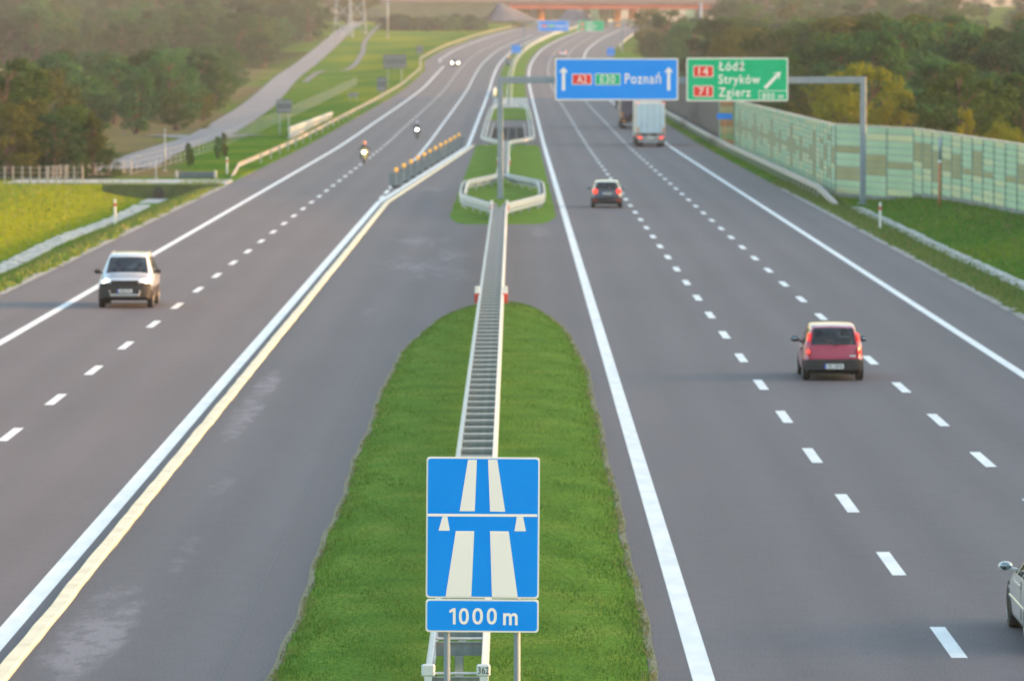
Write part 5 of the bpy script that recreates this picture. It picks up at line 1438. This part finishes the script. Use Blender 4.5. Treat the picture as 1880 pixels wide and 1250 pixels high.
# middle thicket
G = 'trees of the thicket in the middle of the left field'; n = 0
rr = random.Random(21)
def scatter(d0, d1, dd, edge0, edge1, gap, fn):
    d = d0
    while d < d1:
        px = edge0(d)+rr.uniform(0, 20)
        while px < edge1(d):
            fn(px+rr.uniform(-6, 6), d+rr.uniform(-dd*.35, dd*.35)); px += gap*F/d*rr.uniform(.75, 1.25)
        d += dd
def f_mid(px, d):
    k = rr.random(); kind = 'broad' if k < .75 else 'tall'; lm = rr.choice(['green','green','green','olive','dark'])
    tp(kind, lm, px, d, rr.uniform(4.4, 8.8), 'dense green tree of the thicket in the middle of the left field', G, wide=1.15)
scatter(572, 900, 44, lambda d: 100+ (0 if d < 800 else 60), lambda d: 330+100*sstep(572, 840, d), 4.0, f_mid)
for px, d, h, lm, lab in ((400, 720, 6.6, 'olive', 'amber green tree at the right end of the middle thicket'), (412, 850, 6.5, 'green', 'round green tree behind the right end of the middle thicket'), (372, 640, 4, 'amber', 'yellowish bush at the foot of the middle thicket')):
    tp('broad', lm, px, d, h, lab)
tp('shrub', 'yellow', 378, 585, 1.1, 'bright yellow flowering bush in the left field')
# far left forest
G2 = 'trees of the far forest at the upper left'
def f_far(px, d):
    k = rr.random(); lm = rr.choice(['green','green','olive','dark','olive','green'])
    tp('broad' if k < .6 else ('tall' if k < .8 else 'cone'), lm, px, d, rr.uniform(7.5, 13.5), 'tree of the far forest at the upper left', G2, wide=1.15)
scatter(1135, 1420, 62, lambda d: 10, lambda d: far_edge(d)-10, 6.6, f_far)
scatter(1480, 2080, 150, lambda d: -20, lambda d: far_edge(d), 12.5, lambda px, d: tp('broad', rr.choice(['green','olive','dark']), px, d, rr.uniform(12, 16), 'tree of the far forest at the upper left', G2, wide=1.3))
G3 = 'trees on the skyline behind the yellow slope'
scatter(1850, 2050, 140, lambda d: 640, lambda d: 880, 12, lambda px, d: tp('broad', rr.choice(['olive','amber','green']), px, d, rr.uniform(11, 15), 'tree on the skyline behind the yellow slope', G3, wide=1.2))
# right forest
tp('broad', 'yellow', 1590, 345, 8.1, 'tall yellow-green tree rising behind the turquoise noise wall', wide=.85)
tp('broad', 'yellow', 1535, 385, 7.4, 'broad yellow-green tree half hidden behind the left side of the tall one', wide=.9)
tp('broad', 'yellow', 1648, 340, 6.2, 'shorter yellow-green tree right of the gantry post behind the noise wall')
tp('tall', 'yellow', 1772, 300, 4.9, 'slender yellow shoot peeping above the noise wall', wide=.45)
tp('shrub', 'yellow', 1822, 295, 4.6, 'bright yellow bush above the right part of the noise wall', wide=.5)
tp('shrub', 'yellow', 1872, 290, 4.3, 'yellow bush at the right picture edge above the noise wall', wide=.5)
tp('broad', 'olive', 1530, 470, 10.5, 'big round olive tree behind the yellow-green tree', wide=1.2)
tp('broad', 'amber', 1490, 405, 6.0, 'yellowish low tree right beside the green exit board')
G6 = 'trees seen beyond the bridge openings'
for k in range(26): tp('shrub', rr.choice(['olive','dark','green']), 700+k*7.4+rr.uniform(-3,3), 1655+rr.uniform(-14,6), rr.uniform(3, 6), 'dark bush on the approach bank left of the bridge', 'bushes on the approach bank left of the bridge')
scatter(2150, 2420, 130, lambda d: 650, lambda d: 1120, 11, lambda px, d: tp('broad', rr.choice(['olive','dark']), px, d, rr.uniform(11, 15), 'dark tree seen beyond the bridge openings', G6, wide=1.4))
G4 = 'trees of the wood behind the noise wall'
def f_r(px, d):
    lm = rr.choice(['green','green','olive','dark','olive','amber']); k = rr.random()
    tp('broad' if k < .7 else 'tall', lm, px, d, rr.uniform(8.5, 12.5)*(1 if d > 420 else .72)*(.55 if 1775 < px < 1865 and d > 600 else 1), 'tree of the wood behind the noise wall', G4, wide=1.15)
scatter(335, 560, 42, lambda d: VPX+27.5*F/d+20, lambda d: 1920, 4.8, f_r)
scatter(590, 1260, 85, lambda d: VPX+(28 if d < 950 else 30)*F/d+15, lambda d: 1910, 7.2, f_r)
G5 = 'bushes on the green verge beside the far right carriageway'
for k in range(9): tp('shrub', rr.choice(['olive','dark']), 1205+k*17+rr.uniform(-4,4), 1130+rr.uniform(-40,90), rr.uniform(2.2, 5.0), 'dark bush on the green verge beside the far right carriageway', G5)
scatter(1300, 2000, 170, lambda d: 1330+rr.uniform(0,20), lambda d: 1910, 12, lambda px, d: tp('broad', rr.choice(['olive','dark','green']), px, d, rr.uniform(10, 13)-(8 if 1770 < px < 1880 else 0), 'tree of the distant wood on the right skyline', 'trees of the distant wood on the right skyline', wide=1.25))
print('TREES', TREES)

# ------------------------------------------------------------------ haze, sky, sun, camera
SUN_AZ, SUN_EL = math.radians(90.5), math.radians(7.0)
m, nt, p = new_mat('haze_air'); nt.nodes.remove(p)
pv = N(nt, 'ShaderNodeVolumePrincipled'); pv.inputs['Color'].default_value = (.85,.90,1.0,1); pv.inputs['Density'].default_value = .00010; pv.inputs['Anisotropy'].default_value = 0
nt.links.new(pv.outputs[0], nt.nodes['Material Output'].inputs['Volume'])
mb = MB(); mb.box(-760, 760, -80, 5600, -3, 62); tag(mb.build('haze', m), kind='stuff')

w = bpy.data.worlds.new('World'); SC.world = w; w.use_nodes = True; nt = w.node_tree
sk_ = N(nt, 'ShaderNodeTexSky'); sk_.sky_type = 'NISHITA'; sk_.sun_disc = False; sk_.sun_elevation = SUN_EL; sk_.sun_rotation = SUN_AZ; sk_.air_density = 1.2; sk_.dust_density = 3.0; sk_.ozone_density = 1.2
nt.links.new(sk_.outputs[0], nt.nodes['Background'].inputs[0]); nt.nodes['Background'].inputs[1].default_value = .15
sl = bpy.data.lights.new('sun', 'SUN'); sl.energy = 1.4; sl.angle = math.radians(1.2); sl.color = (1.0,.42,.15)
so = bpy.data.objects.new('sun', sl); COL.objects.link(so)
dv = Vector((math.sin(SUN_AZ)*math.cos(SUN_EL), math.cos(SUN_AZ)*math.cos(SUN_EL), math.sin(SUN_EL)))
so.rotation_euler = dv.to_track_quat('Z', 'Y').to_euler()
cam = bpy.data.cameras.new('camera'); co = bpy.data.objects.new('camera', cam); COL.objects.link(co); SC.camera = co
cam.sensor_width = 36; cam.lens = 36*F/1880; cam.clip_end = 9000; cam.clip_start = .5
co.location = (0, 0, CAMZ)
pitch = math.atan((625-HY)/F); yaw = math.atan((VPX-940)/F)
co.rotation_euler = (math.pi/2-pitch, 0, yaw)
cam.dof.use_dof = True; cam.dof.focus_distance = 55.5; cam.dof.aperture_fstop = 4.0
vs = SC.view_settings; vs.view_transform = 'Standard'; vs.look = 'None'; vs.exposure = 2.55; vs.gamma = 1
